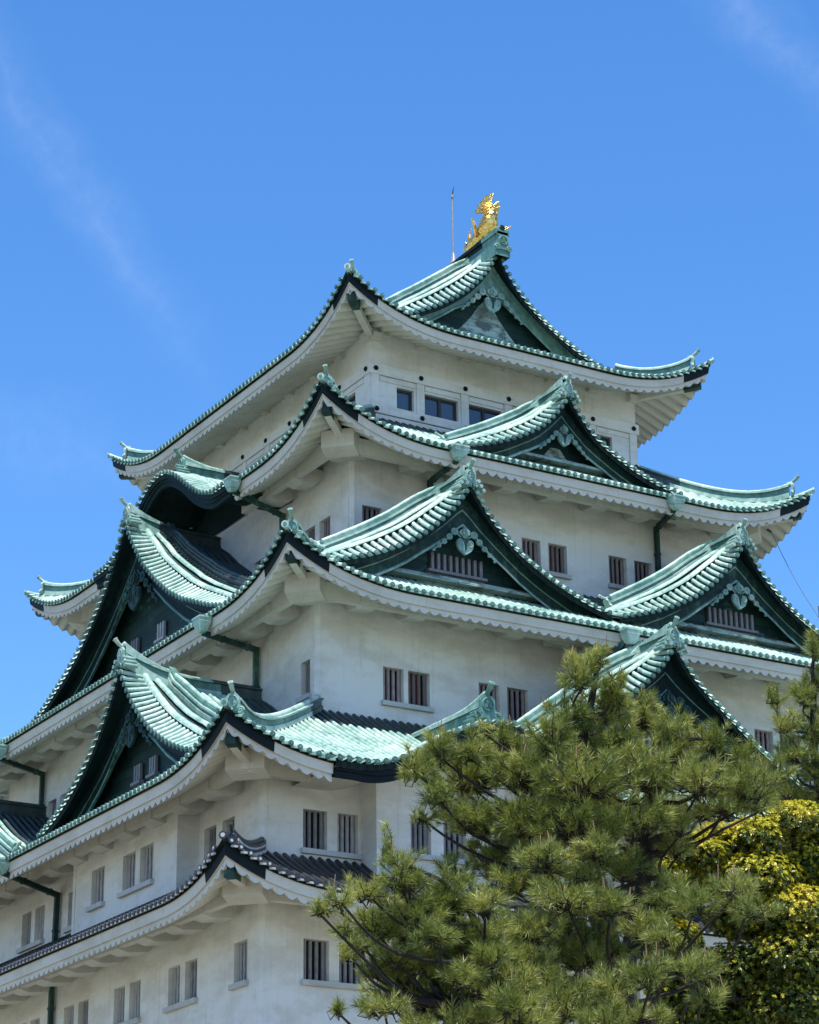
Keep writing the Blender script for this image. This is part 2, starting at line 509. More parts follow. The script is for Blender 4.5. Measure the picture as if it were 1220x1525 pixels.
def pairs(cs, w=0.86, gap=0.37):
    o = []
    for c in cs: o += [(c - gap / 2 - w, c - gap / 2), (c + gap / 2, c + gap / 2 + w)]
    return o


WIN = {0: dict(z=(15.25, 16.53), right=[(-14.47, -13.57), (-13.22, -12.36)] + pairs([-9.8, -5.7, -1.6, 2.5, 6.6]),
               left=[(-17.18, -16.3)] + pairs([-12.7, -8.5, -4.3, -0.05, 4.1, 8.3]), mat=BARG),
       1: dict(z=(19.33, 20.6), right=[(-14.5, -13.64), (-13.27, -12.53)] + pairs([0.0]),
               left=[(-16.2, -15.34), (-14.93, -14.07)] + pairs([-0.08]) + [(-4.15, -3.27), (3.3, 4.15)] + pairs([15.3]), mat=BARG),
       2: dict(z=(26.0, 27.26), right=[(-9.03, -8.2), (-8.02, -7.14), (-5.1, -4.24), (-3.9, -3.0), (7.28, 8.17), (8.5, 9.38)] + pairs([0.1, 4.1]),
               left=[(-13.31, -12.66)] + pairs([-8.3, 8.2]), mat=BARB),
       3: dict(z=(33.32, 34.53), right=[(-8.0, -7.14), (7.2, 8.0)] + pairs([-4.0, 0.1, 4.18]),
               left=[(-9.1, -8.27), (-7.92, -7.09)] + pairs([-4.02, 4.0]), mat=BARB)}
for i, (X, Y, z0, z1) in enumerate(WALLS):
    mb = MB(); ch = 0.16 if i < 4 else 0.0
    for nm, P, ua, na in SIDES:
        W, n_ = (X, Y) if ua == 'X' else (Y, X)
        holes = []
        if i in WIN and nm in ('right', 'left'):
            holes = [(a, b_, WIN[i]['z'][0], WIN[i]['z'][1]) for a, b_ in WIN[i][nm]]
        if i == 4:
            s_ = 4.12 / 2 if ua == 'X' else 4.16 / 2
            nb = 3 if ua == 'X' else 4
            holes = []
            for k in range(-nb, nb):
                c0, c1 = k * s_ + 0.22, (k + 1) * s_ - 0.28
                if k == -nb: c0 = c1 - 0.78
                if k == nb - 1: c1 = c0 + 0.78
                holes.append((c0, c1, 39.83, 40.72))
        wall_side(mb, P, W, n_, z0, z1, holes, ch)
        if i < 4 or nm in ('right', 'left'):
            pass
        WALLS_holes = holes
        if i in WIN and nm in ('right', 'left'):
            last = None
            for q, (a, b_) in enumerate(sorted(WIN[i][nm])):
                w = lattice_window(P, n_, a, b_, *WIN[i]['z'], WIN[i]['mat'], keep, red=(i == 2 and nm == 'right' and q in (1, 9)) or (i == 3 and q % 3 == 1))
                st = sorted(WIN[i][nm])
                nxt = st[q + 1] if q + 1 < len(st) else None
                prv = st[q - 1] if q else None
                if prv and a - prv[1] < 0.6: continue
                e = nxt[1] if nxt and nxt[0] - b_ < 0.6 else b_
                sill(P, n_, a, e, WIN[i]['z'][0], w)
        if i == 4 and nm in ('right', 'left'):
            for a, b_, c, d in holes:
                k = n_ - 0.2
                m1 = MB(); ex = Vector(P(1, 0, 0)); en = Vector(P(0, 1, 0))
                fw = 0.09
                def bar(x0, x1, q0, q1, mm): mm.box(P((x0 + x1) / 2, k, (q0 + q1) / 2), ex, en, (0, 0, 1), abs(x1 - x0) / 2, 0.05, abs(q1 - q0) / 2)
                bar(a, b_, c, c + fw, m1); bar(a, b_, d - fw, d, m1); bar(a, a + fw, c + fw, d - fw, m1); bar(b_ - fw, b_, c + fw, d - fw, m1)
                if b_ - a > 1.2: bar((a + b_) / 2 - .06, (a + b_) / 2 + .06, c + fw, d - fw, m1)
                w = m1.build('window', FRAME, keep)
                m2 = MB(); m2.quad(P(a, k - .02, c), P(b_, k - .02, c), P(b_, k - .02, d), P(a, k - .02, d)); m2.build('pane', GLASS, w)
    if ch:
        for sx in (-1, 1):
            for sy in (-1, 1):
                x0, y0 = sx * (X - ch), sy * Y; x1, y1 = sx * X, sy * (Y - ch)
                mb.quad((x0, y0, z0), (x1, y1, z0), (x1, y1, z1), (x0, y0, z1))
                # narrow edge beads beside the corner
                for (px, py) in ((x0, y0), (x1, y1)):
                    mb.abox(px - .022, px + .022, py - .022, py + .022, z0, z1)
    w = mb.build('wall', WHITE, keep)
    if i == 4:
        # tie beams, posts and their rosettes
        tb = MB(); ro = MB()
        for nm, P, ua, na in SIDES:
            W, n_ = (X, Y) if ua == 'X' else (Y, X)
            ex = Vector(P(1, 0, 0)); en = Vector(P(0, 1, 0))
            Wb = W + 0.1 if ua == 'X' else W
            def hb(z0_, z1_, pr):
                ext = W + pr if ua == 'X' else W
                tb.box(P(0, n_ + pr / 2, (z0_ + z1_) / 2), ex, en, (0, 0, 1), ext, pr / 2, (z1_ - z0_) / 2)
            hb(41.05, 41.5, 0.10); hb(39.40, 39.70, 0.14); hb(39.12, 39.36, 0.10)
            s_ = 2.06 if ua == 'X' else 2.08
            nb = 3 if ua == 'X' else 4
            for k in range(-nb, nb + 1):
                u = k * s_
                if abs(k) == nb: u = math.copysign(W - 0.19, k)
                tb.box(P(u, n_ + 0.03, 40.375), ex, en, (0, 0, 1), 0.175, 0.028, 0.672)
                u = k * s_
                ro.disc(P(u, n_ + 0.10, 41.28), en, 0.105, 0.05, 0, 6); ro.disc(P(u, n_ + 0.15, 41.28), en, 0.045, 0.04, 0, 6)
                ro.disc(P(u, n_ + 0.14, 39.55), en, 0.105, 0.05, 0, 6); ro.disc(P(u, n_ + 0.19, 39.55), en, 0.045, 0.04, 0, 6)
            for k in range(-nb, nb):
                tb.box(P((k + .5) * s_, n_ + 0.022, 40.92), ex, en, (0, 0, 1), s_ / 2 - 0.22, 0.02, 0.10)
        tb.build('tie_beam', WHITE, w); ro.build('rosette', DARK, w)


# bays under the gables of the second storey
def bay(P, c, h, n0, n1, wins, z0=18.0, z1=22.2):
    mb = MB()
    holes = [(a, b_, 19.33, 20.58) for a, b_ in wins]
    wall_side(mb, lambda a, n_, z: P(c + a, n_, z), h, n1, z0, z1, [(a - c, b_ - c, q, r_) for a, b_, q, r_ in holes], 0.0)
    for s_ in (-1, 1):
        mb.quad(P(c + s_ * h, n0, z0), P(c + s_ * h, n1, z0), P(c + s_ * h, n1, z1), P(c + s_ * h, n0, z1))
        mb.box(P(c + s_ * (h - 0.1), n1 + 0.012, (z0 + z1) / 2), Vector(P(1, 0, 0)), Vector(P(0, 1, 0)), (0, 0, 1), 0.1, 0.012, (z1 - z0) / 2)
    mb.box(P(c, (n0 + n1) / 2, z0 + 0.02), Vector(P(1, 0, 0)), Vector(P(0, 1, 0)), (0, 0, 1), h - .01, abs(n1 - n0) / 2, 0.02)
    o = mb.build('bay', WHITE, keep)
    st = sorted(wins)
    for q, (a, b_) in enumerate(st):
        lattice_window(P, n1, a, b_, 19.33, 20.58, BARG, o)
        if q and a - st[q - 1][1] < 0.6: continue
        e = st[q + 1][1] if q + 1 < len(st) and st[q + 1][0] - b_ < 0.6 else b_
        sill(P, n1, a, e, 19.33, o)


bay(P_right, -8.6, 3.83, 18.05, 19.02, [(-11.17, -10.42), (-9.95, -9.1), (-8.05, -7.2), (-6.7, -5.9)])
bay(P_right, 8.6, 3.83, 18.05, 19.02, [(10.4, 11.2), (5.9, 6.7)])
bay(P_left, -9.55, 4.13, 15.95, 16.7, [(-8.03, -6.97), (-10.5, -9.5), (-11.88, -10.85)])
bay(P_left, 9.55, 4.13, 15.95, 16.7, [(7.0, 8.0), (9.5, 10.5), (10.85, 11.9)])


# ------------------------------------------------------------------ roofs
def half_roll(mb, pts, lat, r, mat, matfn=None, seg=5):
    """half-round cover tile along pts, lat = sideways direction"""
    lat = Vector(lat).normalized(); pts = [Vector(p) for p in pts]; rows = []
    n = len(pts)
    for i, p in enumerate(pts):
        t = (pts[min(i + 1, n - 1)] - pts[max(i - 1, 0)]).normalized()
        nn = lat.cross(t)
        if nn.z < 0: nn = -nn
        rows.append([p + lat * (r * cos(pi * j / seg)) + nn * (r * (0.15 + sin(pi * j / seg))) for j in range(seg + 1)])
    mb.grid(rows, mat, True, matfn)


def strip_ranges(a0, a1, ex):
    out = [(a0, a1)]
    for e0, e1 in ex:
        nx = []
        for s_, t_ in out:
            if e1 <= s_ or e0 >= t_: nx.append((s_, t_)); continue
            if e0 > s_: nx.append((s_, e0))
            if e1 < t_: nx.append((e1, t_))
        out = nx
    return out


SP = 0.31       # cover tile spacing


def roof_tier(ti):
    T = TIERS[ti]
    black = ti == 0
    mats = [TILE, TILE, TILE, TILEW] if black else [PAT, SHEL, PATM, DARK, GABD, DISC]
    rf = MB()
    top = ti == 4
    dwall = {'X': T['Y'] - WALLS[T['wall']][1], 'Y': T['X'] - WALLS[T['wall']][0]}
    ev = MB(); beam = MB(); brk_list = []
    for nm, P, ua, na in SIDES:
        A, N = (T['X'], T['Y']) if ua == 'X' else (T['Y'], T['X'])
        ex = EXCL.get((ti, nm), [])
        Dm = T['D'] if not (top and ua == 'Y') else T['X']
        vx = Vector(P(1, 0, 0)) - Vector(P(0, 0, 0))
        vn = Vector(P(0, 1, 0)) - Vector(P(0, 0, 0))
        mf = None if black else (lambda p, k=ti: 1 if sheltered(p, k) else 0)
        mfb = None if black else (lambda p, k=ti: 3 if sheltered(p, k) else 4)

        def surf(u, d, off=0.0):
            t = A - abs(u)
            e = flare(T, max(t, 0)) * max(0, 1 - d / 3.0)
            return P(u + math.copysign(e if t < 3 else 0, u) * (1 if t < 3 else 0), N - d + e, zroof(T, max(t, 0), d) + off)
        # base sheet
        nd = 14 if top and ua == 'Y' else 9
        if top and ua == 'Y':
            rows = []
            for i in range(8):
                d = 2.5 * i / 7
                h = A - d
                rows.append([surf(-h + 2 * h * j / 60, d, -0.02) for j in range(61)])
            rf.grid(rows, 2, True, mfb)
            rows = []
            for i in range(nd + 1):
                d = 2.45 + (T['X'] - 2.45) * i / nd
                rows.append([P(-5.95 + 11.9 * j / 20, N - d, T['z'] + slope(T, d) - 0.02) for j in range(21)])
            rf.grid(rows, 2, True, mfb)
        else:
            rows = []
            for i in range(nd + 1):
                d = Dm * i / nd
                h = A - d
                rows.append([surf(-h + 2 * h * j / 120, d, -0.02) for j in range(121)])
            def under(p):
                u = p[0] if ua == 'X' else p[1]
                if not ex or not any(e0 < u < e1 for e0, e1 in ex): return False
                cs, amp = KARA[ti]
                return p[2] < T['z'] + max(amp * (1 + cos(pi * min(abs(u - c), 5.2) / 5.2)) / 2 for c in cs) - 0.03
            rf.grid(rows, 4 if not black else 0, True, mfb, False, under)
        # cover tile rolls, each with its end disc
        k = int((A - 0.15) / SP)
        rr = 0.085 if black else 0.079
        for i in range(-k, k + 1):
            u = i * SP
            t = A - abs(u)
            d0 = 0.0
            if any(e0 < u < e1 for e0, e1 in ex):
                cs, amp = KARA[ti]
                zk = T['z'] + max(amp * (1 + cos(pi * min(abs(u - c), 5.2) / 5.2)) / 2 for c in cs)
                while d0 < Dm and zroof(T, 99, d0) < zk - 0.05: d0 += 0.1
                d0 = max(0.9, d0 - 0.3)
            if top and ua == 'Y':
                dm = T['X'] - 0.15 if abs(u) < 5.95 else min(t - 0.15, 2.75)
            else:
                dm = min(Dm, t - 0.12)
            if dm - d0 < 0.1: continue
            npt = max(3, int((dm - d0) / 0.5) + 2)
            pts = [surf(u, d0 + (dm - d0) * q / (npt - 1) - (0.04 if q == 0 else 0)) for q in range(npt)]
            half_roll(rf, pts, vx, rr, 0, mf)
            if d0 > 0: continue
            c = Vector(pts[0]) + Vector((0, 0, 0.02))
            rf.disc(c, vn, rr + 0.014, 0.045, 5 if not black else 0, 9)
            if not black: rf.disc(c + vn * 0.045, vn, 0.04, 0.012, 2, 6)
            else: rf.disc(c + vn * 0.045, vn, 0.05, 0.012, 3 if t < 1.6 else 0, 6)  # pale boss near the corners paints a sunlit tile end
            # flat tile lip between the discs; pale on the black tier, painted as sunlit
            q = Vector(surf(u + SP / 2, -0.02)) if abs(u + SP / 2) < A - 0.1 else None
            if q is not None:
                rf.box(q + Vector((0, 0, -0.045)) + vn * 0.0, vx, vn, (0, 0, 1), SP / 2 - 0.02, 0.03, 0.03, 3 if black else 0)
        # eave: dark under-board, plaster fascia, scalloped rafter ends, ribbed soffit
        WS = 0.41 if not top else 0.41
        dw = N - (WALLS[T['wall']][1] if ua == 'X' else WALLS[T['wall']][0])
        ksl = 0.55 if not top else 0.40
        cor = (1.45, 1.75, 1.7, 1.6, 1.35)[ti]
        for s_, t_ in strip_ranges(-A, A, ex):
            nu = max(4, int((t_ - s_) / (WS / 6)))
            us = [s_ + (t_ - s_) * j / nu for j in range(nu + 1)]
            fz = 0.33 if ti < 4 else 0.31

            def fpt(u, d, off):
                lim = A - max(d, 0.0)
                u2 = max(-lim, min(lim, u))
                t = A - abs(u2)
                e = flare(T, max(t, 0)) * max(0, 1 - d / 2.0)
                r_ = rise(T, max(t - d * 0.6, 0))
                return P(u2 + (math.copysign(e, u2) if t < 3 else 0), N - d + e, T['z'] + r_ * max(0, 1 - d / 3.6) + off)
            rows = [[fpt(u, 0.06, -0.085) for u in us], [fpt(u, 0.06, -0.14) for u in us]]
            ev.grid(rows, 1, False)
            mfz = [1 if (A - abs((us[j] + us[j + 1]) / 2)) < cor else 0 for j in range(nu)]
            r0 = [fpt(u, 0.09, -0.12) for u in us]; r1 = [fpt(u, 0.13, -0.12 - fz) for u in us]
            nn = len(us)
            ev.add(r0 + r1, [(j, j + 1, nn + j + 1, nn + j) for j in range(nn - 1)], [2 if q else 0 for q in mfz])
            def sc(u): return abs(sin(pi * u / WS))
            top_ = [fpt(u, 0.20, -0.12 - fz + 0.02) for u in us]
            low = [fpt(u, 0.20, -0.12 - fz - 0.09 - 0.155 * sc(u)) for u in us]
            step = [fpt(u, 0.13, -0.12 - fz) for u in us]
            ev.add(step + top_, [(j, j + 1, nn + j + 1, nn + j) for j in range(nn - 1)], 0)
            ev.add(top_ + low, [(j, j + 1, nn + j + 1, nn + j) for j in range(nn - 1)], 0)
            rows = []
            for q in range(0, 7):
                d = 0.2 + (dw + 0.05 - 0.2) * q / 6
                rows.append([fpt(u, d, -0.12 - fz + 0.06 - 0.325 * sc(u) ** 0.8 + ksl * (d - 0.2)) for u in us])
            ev.grid(rows, 0, True)
        if not top:
            # eave purlin on bracket arms
            off = 1.12 if ti != 0 else 1.25
            nw = (WALLS[T['wall']][1] if ua == 'X' else WALLS[T['wall']][0])
            aw = (WALLS[T['wall']][0] if ua == 'X' else WALLS[T['wall']][1])
            zb = T['z'] - 0.30
            for s_, t_ in strip_ranges(-(aw + off), aw + off, ex if ti != 3 else [(e0 + 2.0, e1 - 2.0) for e0, e1 in ex]):
                beam.box(P((s_ + t_) / 2, nw + off, zb + 0.30), vx, vn, (0, 0, 1), (t_ - s_) / 2 - (0.13 if ua == 'Y' else 0), 0.13, 0.30)
            nb = int(aw / 2.06)
            if nm in ('right', 'left'):
                for i in range(-nb, nb + 1):
                    u = i * 2.06
                    if abs(u) > aw - 0.7: continue
                    if any(e0 + 0.3 < u < e1 - 0.3 for e0, e1 in ex): continue
                    brk_list.append((P, u, nw, off, zb, vx, vn))
        else:
            nw = (WALLS[4][1] if ua == 'X' else WALLS[4][0]); aw = (WALLS[4][0] if ua == 'X' else WALLS[4][1])
            if nm in ('right', 'left'):
                nb = 3 if ua == 'X' else 4
                for i in range(-nb, nb + 1):
                    brk_list.append((P, i * 2.06 * (1 if ua == 'X' else 1.01), nw, None, 42.5, vx, vn))
    roof = rf.build('roof', mats, keep)
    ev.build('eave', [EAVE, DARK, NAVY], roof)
    if not top: beam.build('eave_purlin', EAVE, roof)
    for P, u, nw, off, zb, vx, vn in brk_list:
        b_ = MB()
        if off is None:
            b_.box(P(u, nw + 0.14, zb + 0.12), vx, vn, (0, 0, 1), 0.2, 0.14, 0.14)
        else:
            w_ = 0.42 if abs(P(1, 0, 0)[0]) < .5 else 0.36; zb = zb - (0.10 if abs(P(1, 0, 0)[0]) < .5 else 0)
            vs = []
            o1 = off - 0.13
            for (n_, zl, zh, ww) in ((nw - .02, zb + 0.30, zb + 0.62, w_ * 0.8), (nw + 0.3, zb + 0.04, zb + 0.62, w_), (nw + o1 - 0.1, zb - 0.04, zb + 0.43, w_), (nw + o1 + 0.30, zb + 0.06, zb + 0.43, w_ * 0.96)):
                vs.append([P(u - ww, n_, zl), P(u + ww, n_, zl), P(u + ww, n_, zh), P(u - ww, n_, zh)])
            b_.grid(vs, 0, False, closed=True)
            b_.add(vs[-1], [(0, 1, 2, 3)])
        b_.build('bracket', EAVE, roof)
    # hips
    for sx in (-1, 1):
        for sy in (-1, 1):
            hr = MB(); near = not (sx > 0 and sy > 0)
            dmax = (min(T['D'], 2.75) if top else T['D'])
            def hp(d, off=0.0):
                e = flare(T, max(d, 0)) * max(0, 1 - d / 3.0)
                return Vector((sx * (T['X'] - d + e), sy * (T['Y'] - d + e), zroof(T, max(d, 0), max(d, 0)) + (0.03 * max(0, -d)) + off))
            dg = Vector((sx, sy, 0)).normalized(); sd_ = Vector((-sy, sx, 0)).normalized()
            h0 = 0.42 if black else 0.5
            st = 0.62
            nseg = 14
            layers = [(0.0, 0.20, 0.0, 0.16, 0), (0.0, 0.15, 0.16, h0 * 0.72, 2), (0.0, 0.22, h0 * 0.72, h0 * 0.85, 0)] if not black else [(0, .17, 0, .1, 3), (0, .14, .1, .2, 0), (0, .17, .2, .26, 3), (0, .14, .26, .36, 0)]
            for _, wd, q0, q1, mt in layers:
                rows = []
                for i in range(nseg + 1):
                    d = st + (dmax - st) * i / nseg
                    b0 = hp(d)
                    kk = 1.0 + 0.35 * max(0, 1 - (d - st) / 1.6) ** 2
                    rows.append([b0 + sd_ * wd + Vector((0, 0, q0 * kk)), b0 + sd_ * wd + Vector((0, 0, q1 * kk)), b0 - sd_ * wd + Vector((0, 0, q1 * kk)), b0 - sd_ * wd + Vector((0, 0, q0 * kk))])
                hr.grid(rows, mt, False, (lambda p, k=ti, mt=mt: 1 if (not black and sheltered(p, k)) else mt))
                hr.add(rows[0], [(0, 1, 2, 3)], mt); hr.add(rows[-1], [(3, 2, 1, 0)], mt)
            pts = [hp(st - 0.1 + (dmax - st + 0.1) * i / nseg) + Vector((0, 0, (h0 * 0.88 + 0.03) * (1.0 + 0.35 * max(0, 1 - (dmax - st) * i / nseg / 1.6) ** 2))) for i in range(nseg + 1)]
            hr.tube(pts, 0.10, 8, 0)
            # corner roll running to the very tip
            pts = [hp(0.0 + 0.85 * i / 6, 0.03) for i in range(7)]
            hr.tube(pts, 0.105, 9, 0)
            hr.disc(pts[0], dg, 0.13, 0.05, 0, 10); hr.disc(pts[0] + dg * 0.05, dg, 0.07, 0.015, 3 if black else 2, 8)  # black tier: pale boss paints sunlight on the corner tile end
            hobj = hr.build('hip_ridge', mats, roof)
            # ridge-end ornament
            orn = MB()
            c = hp(st - 0.06, 0.05)
            up = Vector((0, 0, 1))
            def fr(x, y, t, c=c): return c + sd_ * x + up * y + dg * t
            oni(orn, fr, 0.62 if not black else 0.45)
            orn.build('ridge_end_ornament', ORN if not black else TILE, hobj)
            # hip rafter nose and corner block
            bx = MB()
            q = hp(0.32)
            zc = T['z'] + T['rise'] - 1.0 if ti else T['z'] + 0.05
            zc = {0: 17.72, 1: 21.72, 2: 29.72, 3: 36.86, 4: 43.02}[ti]
            tip = Vector((q.x, q.y, zc + 0.0)) - dg * 0.05
            tl = Vector((0, 0, 1)); slant = (dg * -1 + Vector((0, 0, -0.10 if ti else 0.0))).normalized()
            bx.box(tip + slant * 0.36, -slant, sd_, (0, 0, 1), 0.36, 0.15, 0.155, 1)
            bx.box(tip + slant * 0.36 + Vector((0, 0, 0.175)), -slant, sd_, (0, 0, 1), 0.40, 0.19, 0.02, 1)
            bx.box(tip + slant * 1.7 + Vector((0, 0, -0.03 if not top else -.02)), -slant, sd_, (0, 0, 1), 1.35, 0.13, 0.13, 0)
            if not top:
                off = 1.12 if ti != 0 else 1.25
                wX, wY = WALLS[T['wall']][0], WALLS[T['wall']][1]
                cc = Vector((sx * (wX + off * 0.62), sy * (wY + off * 0.62), T['z'] + 0.06))
                # chunky corner block with a sloping underside
                L1, L2 = 1.15, 0.62
                prof = [(-L1, 0.38), (L1 * 0.72, 0.38), (L1 * 0.72, -0.28), (L1 * 0.1, -0.44), (-L1, -0.10)]
                bx.prism(prof, lambda x, y, t, cc=cc: cc + dg * x + Vector((0, 0, y)) + sd_ * t, -L2, L2, 0)
            bx.build('hip_rafter', [EAVE, GABD], roof)
    return roof


def oni(mb, fr, s=1.0, horn=True, crest=True):
    """ridge-end tile: shield with round crest, scrolls at its feet, horn above. fr(x, y, t): across, up, forward"""
    out = [(-0.42, 0.0), (-0.47, 0.28), (-0.36, 0.42), (-0.36, 0.78), (-0.20, 0.98), (0.20, 0.98), (0.36, 0.78), (0.36, 0.42), (0.47, 0.28), (0.42, 0.0)]
    mb.prism([(x * s, y * s) for x, y in out], lambda x, y, t: fr(x, y, t), 0.0, 0.16 * s, 0)
    vz = Vector(fr(0, 0, 1)) - Vector(fr(0, 0, 0))
    if crest:
        c = Vector(fr(0, 0.60 * s, 0.16 * s))
        ring = []
        for i in range(17):
            a = 2 * pi * i / 16
            ring.append(fr(0.27 * s * cos(a), 0.60 * s + 0.27 * s * sin(a), 0.17 * s))
        mb.tube(ring, 0.042 * s, 6, 0, False)
        for k in range(3):
            a = pi / 2 + 2 * pi * k / 3
            mb.disc(fr(0.115 * s * cos(a), 0.60 * s + 0.115 * s * sin(a), 0.15 * s), vz, 0.095 * s, 0.05 * s, 0, 9)
    for sg in (-1, 1):
        sp = []
        for i in range(19):
            a = 2 * pi * i / 12
            r_ = 0.20 * s * (1 - i / 24)
            sp.append(fr(sg * (0.40 * s + r_ * cos(a)), 0.10 * s + r_ * sin(a), 0.12 * s))
        mb.tube(sp, 0.06 * s, 6, 0)
    if horn:
        pts = [fr(0, 0.95 * s + 0.05 * s, -0.25 * s), fr(0, 1.06 * s, 0.05 * s), fr(0, 1.22 * s, 0.28 * s), fr(0, 1.42 * s, 0.46 * s)]
        mb.tube(pts, [0.10 * s, 0.10 * s, 0.115 * s, 0.13 * s], 9, 0)
        d = (Vector(pts[-1]) - Vector(pts[-2])).normalized()
        mb.disc(pts[-1], d, 0.15 * s, 0.04, 0, 10); mb.disc(Vector(pts[-1]) + d * 0.04, d, 0.08 * s, 0.02, 0, 8)


for ti in range(5): roof_tier(ti)

# ------------------------------------------------------------------ gables
def gable(P, ti, c, nf, prof, nb, width=0.95, k=1.0, pend=True, windows=None, wz=None, wtimber=None, lead=0.0, kara=False, sag=0.45,
          only_verge=False, board=None, rec=0.85, s_oni=0.6, ridge_h=0.5, bright=False, pend_drop=1.5, wx=0.25, ridge=True, desc=True, shade=True, bump=1.1, m_b=0.5, under=3, oz=0.0, pm=None, pzb=None):
    D_, Z_ = [p[0] for p in prof], [p[1] for p in prof]
    dmax = D_[-1]; zap = Z_[0]; zft = Z_[-1]
    zf = lambda d: float(np.interp(d, D_, Z_))
    def sg(m, d): return 0.0 if (kara or only_verge) else sag * (1 - max(0, 1 - m / 3.0) ** 2) * max(0, 1 - d / 4.0) * (1 if m > 0 else 0)
    def dr_(m, d):
        if kara: return 0.0
        q = d / dmax
        return bump * 1.12 * (1 - math.exp(-q / 0.11)) * (1 - 0.6 * q ** 3) * (1 - (1 - min(max(m, 0), 2.0) / 2.0) ** 1.7)
    def S(d, s_, m, off=0.0): return P(c + s_ * d, nf - m, zf(d) - sg(m, d) + dr_(m, d) + off)
    vn = Vector(P(0, 1, 0)) - Vector(P(0, 0, 0)); vx = Vector(P(1, 0, 0)) - Vector(P(0, 0, 0))
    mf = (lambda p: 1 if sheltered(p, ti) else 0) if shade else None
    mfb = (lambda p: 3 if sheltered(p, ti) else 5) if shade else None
    depth = nf - nb
    # arc-length table
    arc = [0.0]; ds = np.linspace(0, dmax, 121); zs_ = [zf(d) for d in ds]
    for i in range(120): arc.append(arc[-1] + math.hypot(ds[i + 1] - ds[i], zs_[i + 1] - zs_[i]))
    d_at = lambda L: float(np.interp(L, arc, ds))
    g = MB()
    vm = 0.66 if not kara else 0.85
    for s_ in (-1, 1):
        if not only_verge:
            nd, nm = 26, 12
            g.grid([[S(dmax * i / nd, s_, -0.05 + (depth + 0.05) * j / nm, -0.03) for j in range(nm + 1)] for i in range(nd + 1)], 5, True, mfb)
            # underside, as seen from below
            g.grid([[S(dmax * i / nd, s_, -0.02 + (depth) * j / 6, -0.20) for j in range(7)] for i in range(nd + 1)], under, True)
            g.grid([[S(dmax * i / nd, s_, -0.05, -0.03), S(dmax * i / nd, s_, -0.02, -0.22)] for i in range(nd + 1)], 3, False)
        else:
            nd = 26
            g.grid([[S(dmax * i / nd, s_, -0.05 + 2.1 * j / 8, -0.03) for j in range(9)] for i in range(nd + 1)], 5, True, mfb)
            g.grid([[S(dmax * i / nd, s_, -0.02 + 1.3 * j / 5, -0.2) for j in range(6)] for i in range(nd + 1)], 3, True)
            g.grid([[S(dmax * i / nd, s_, -0.05, -0.03), S(dmax * i / nd, s_, -0.02, -0.22)] for i in range(nd + 1)], 3, False)
        # verge: short cover rolls across the rake, each with its end disc
        L = 0.10 if not kara else 0.0
        while L < arc[-1] - 0.05:
            d = d_at(L); e = 0.01
            if not (kara and L == 0 and s_ > 0):
                tg = (Vector(S(min(d + .05, dmax), s_, 0)) - Vector(S(max(d - .05, 0), s_, 0))).normalized()
                p0, p1 = Vector(S(d, s_, -0.13)), Vector(S(d, s_, vm))
                half_roll(g, [p0 + Vector((0, 0, .02)), Vector(S(d, s_, vm * .45, .03)), p1 + Vector((0, 0, .03))], tg, 0.088, 0, mf)
                g.disc(p0 + Vector((0, 0, 0.035)), vn, 0.100, 0.045, 6, 9)
                g.disc(p0 + Vector((0, 0, 0.035)) + vn * 0.045, vn, 0.045, 0.012, 2, 6)
            L += 0.325
        # long rolls down the slope
        def longroll(m, r, d0=0.12, d1=None, off=0.03, mat=0, n=22):
            d1 = d1 or dmax
            pts = [S(d0 + (d1 - d0) * i / n, s_, m, off) for i in range(n + 1)]
            half_roll(g, pts, vn, r, mat, mf, 6)
        if kara:
            m = 1.0
            while m < depth - 0.1:
                longroll(m, 0.13 if m < 1.1 else 0.10, 0.0); m += 0.36
        else:
            longroll(vm + 0.16, 0.15); longroll(vm + 0.62, 0.12)
            if not only_verge:
                m = vm + 1.85
                while m < depth - 0.05:
                    longroll(m, 0.09); m += SP
    gob = g.build('gable' if not kara else 'curved_gable', [PAT, SHEL, PATM, DARK, EAVE, GABD, DISC], keep)
    # descending ridges beside the verge
    if desc and not kara:
        for s_ in (-1, 1):
            dr = MB(); m0 = vm + 1.25; d1 = dmax * (0.83 if not only_verge else 0.9)
            for wd, q0, q1, mt in ((0.24, -0.05, 0.12, 0), (0.15, 0.12, 0.24, 2), (0.22, 0.24, 0.33, 0), (0.14, 0.33, 0.44, 2)):
                rows = []
                for i in range(23):
                    d = 0.03 + (d1 - 0.03) * i / 22
                    ad = 0.30 * max(0, 1 - d / 0.55)
                    rows.append([S(d, s_, m0 - wd, q0), S(d, s_, m0 - wd, q1 + ad), S(d, s_, m0 + wd, q1 + ad), S(d, s_, m0 + wd, q0)])
                dr.grid(rows, mt, False, (lambda p, mt=mt: 1 if sheltered(p, ti) else mt))
                dr.add(rows[-1], [(0, 1, 2, 3)], mt)
            dr.tube([S(0.1 + (d1 - 0.1) * i / 22, s_, m0, 0.47) for i in range(23)], 0.085, 8, 0, True, mf)
            e0, e1 = Vector(S(d1 - .3, s_, m0)), Vector(S(d1, s_, m0)); td = (e1 - e0).normalized(); up = vn.cross(td)
            if up.z < 0: up = -up
            oni(dr, lambda x, y, t, e1=e1, td=td, up=up: e1 + vn * x + up * y + td * t, 0.42)
            dr.build('descending_ridge', [PAT, SHEL, PATM, DARK], gob)
    # bargeboards
    bm = board if board else GABD
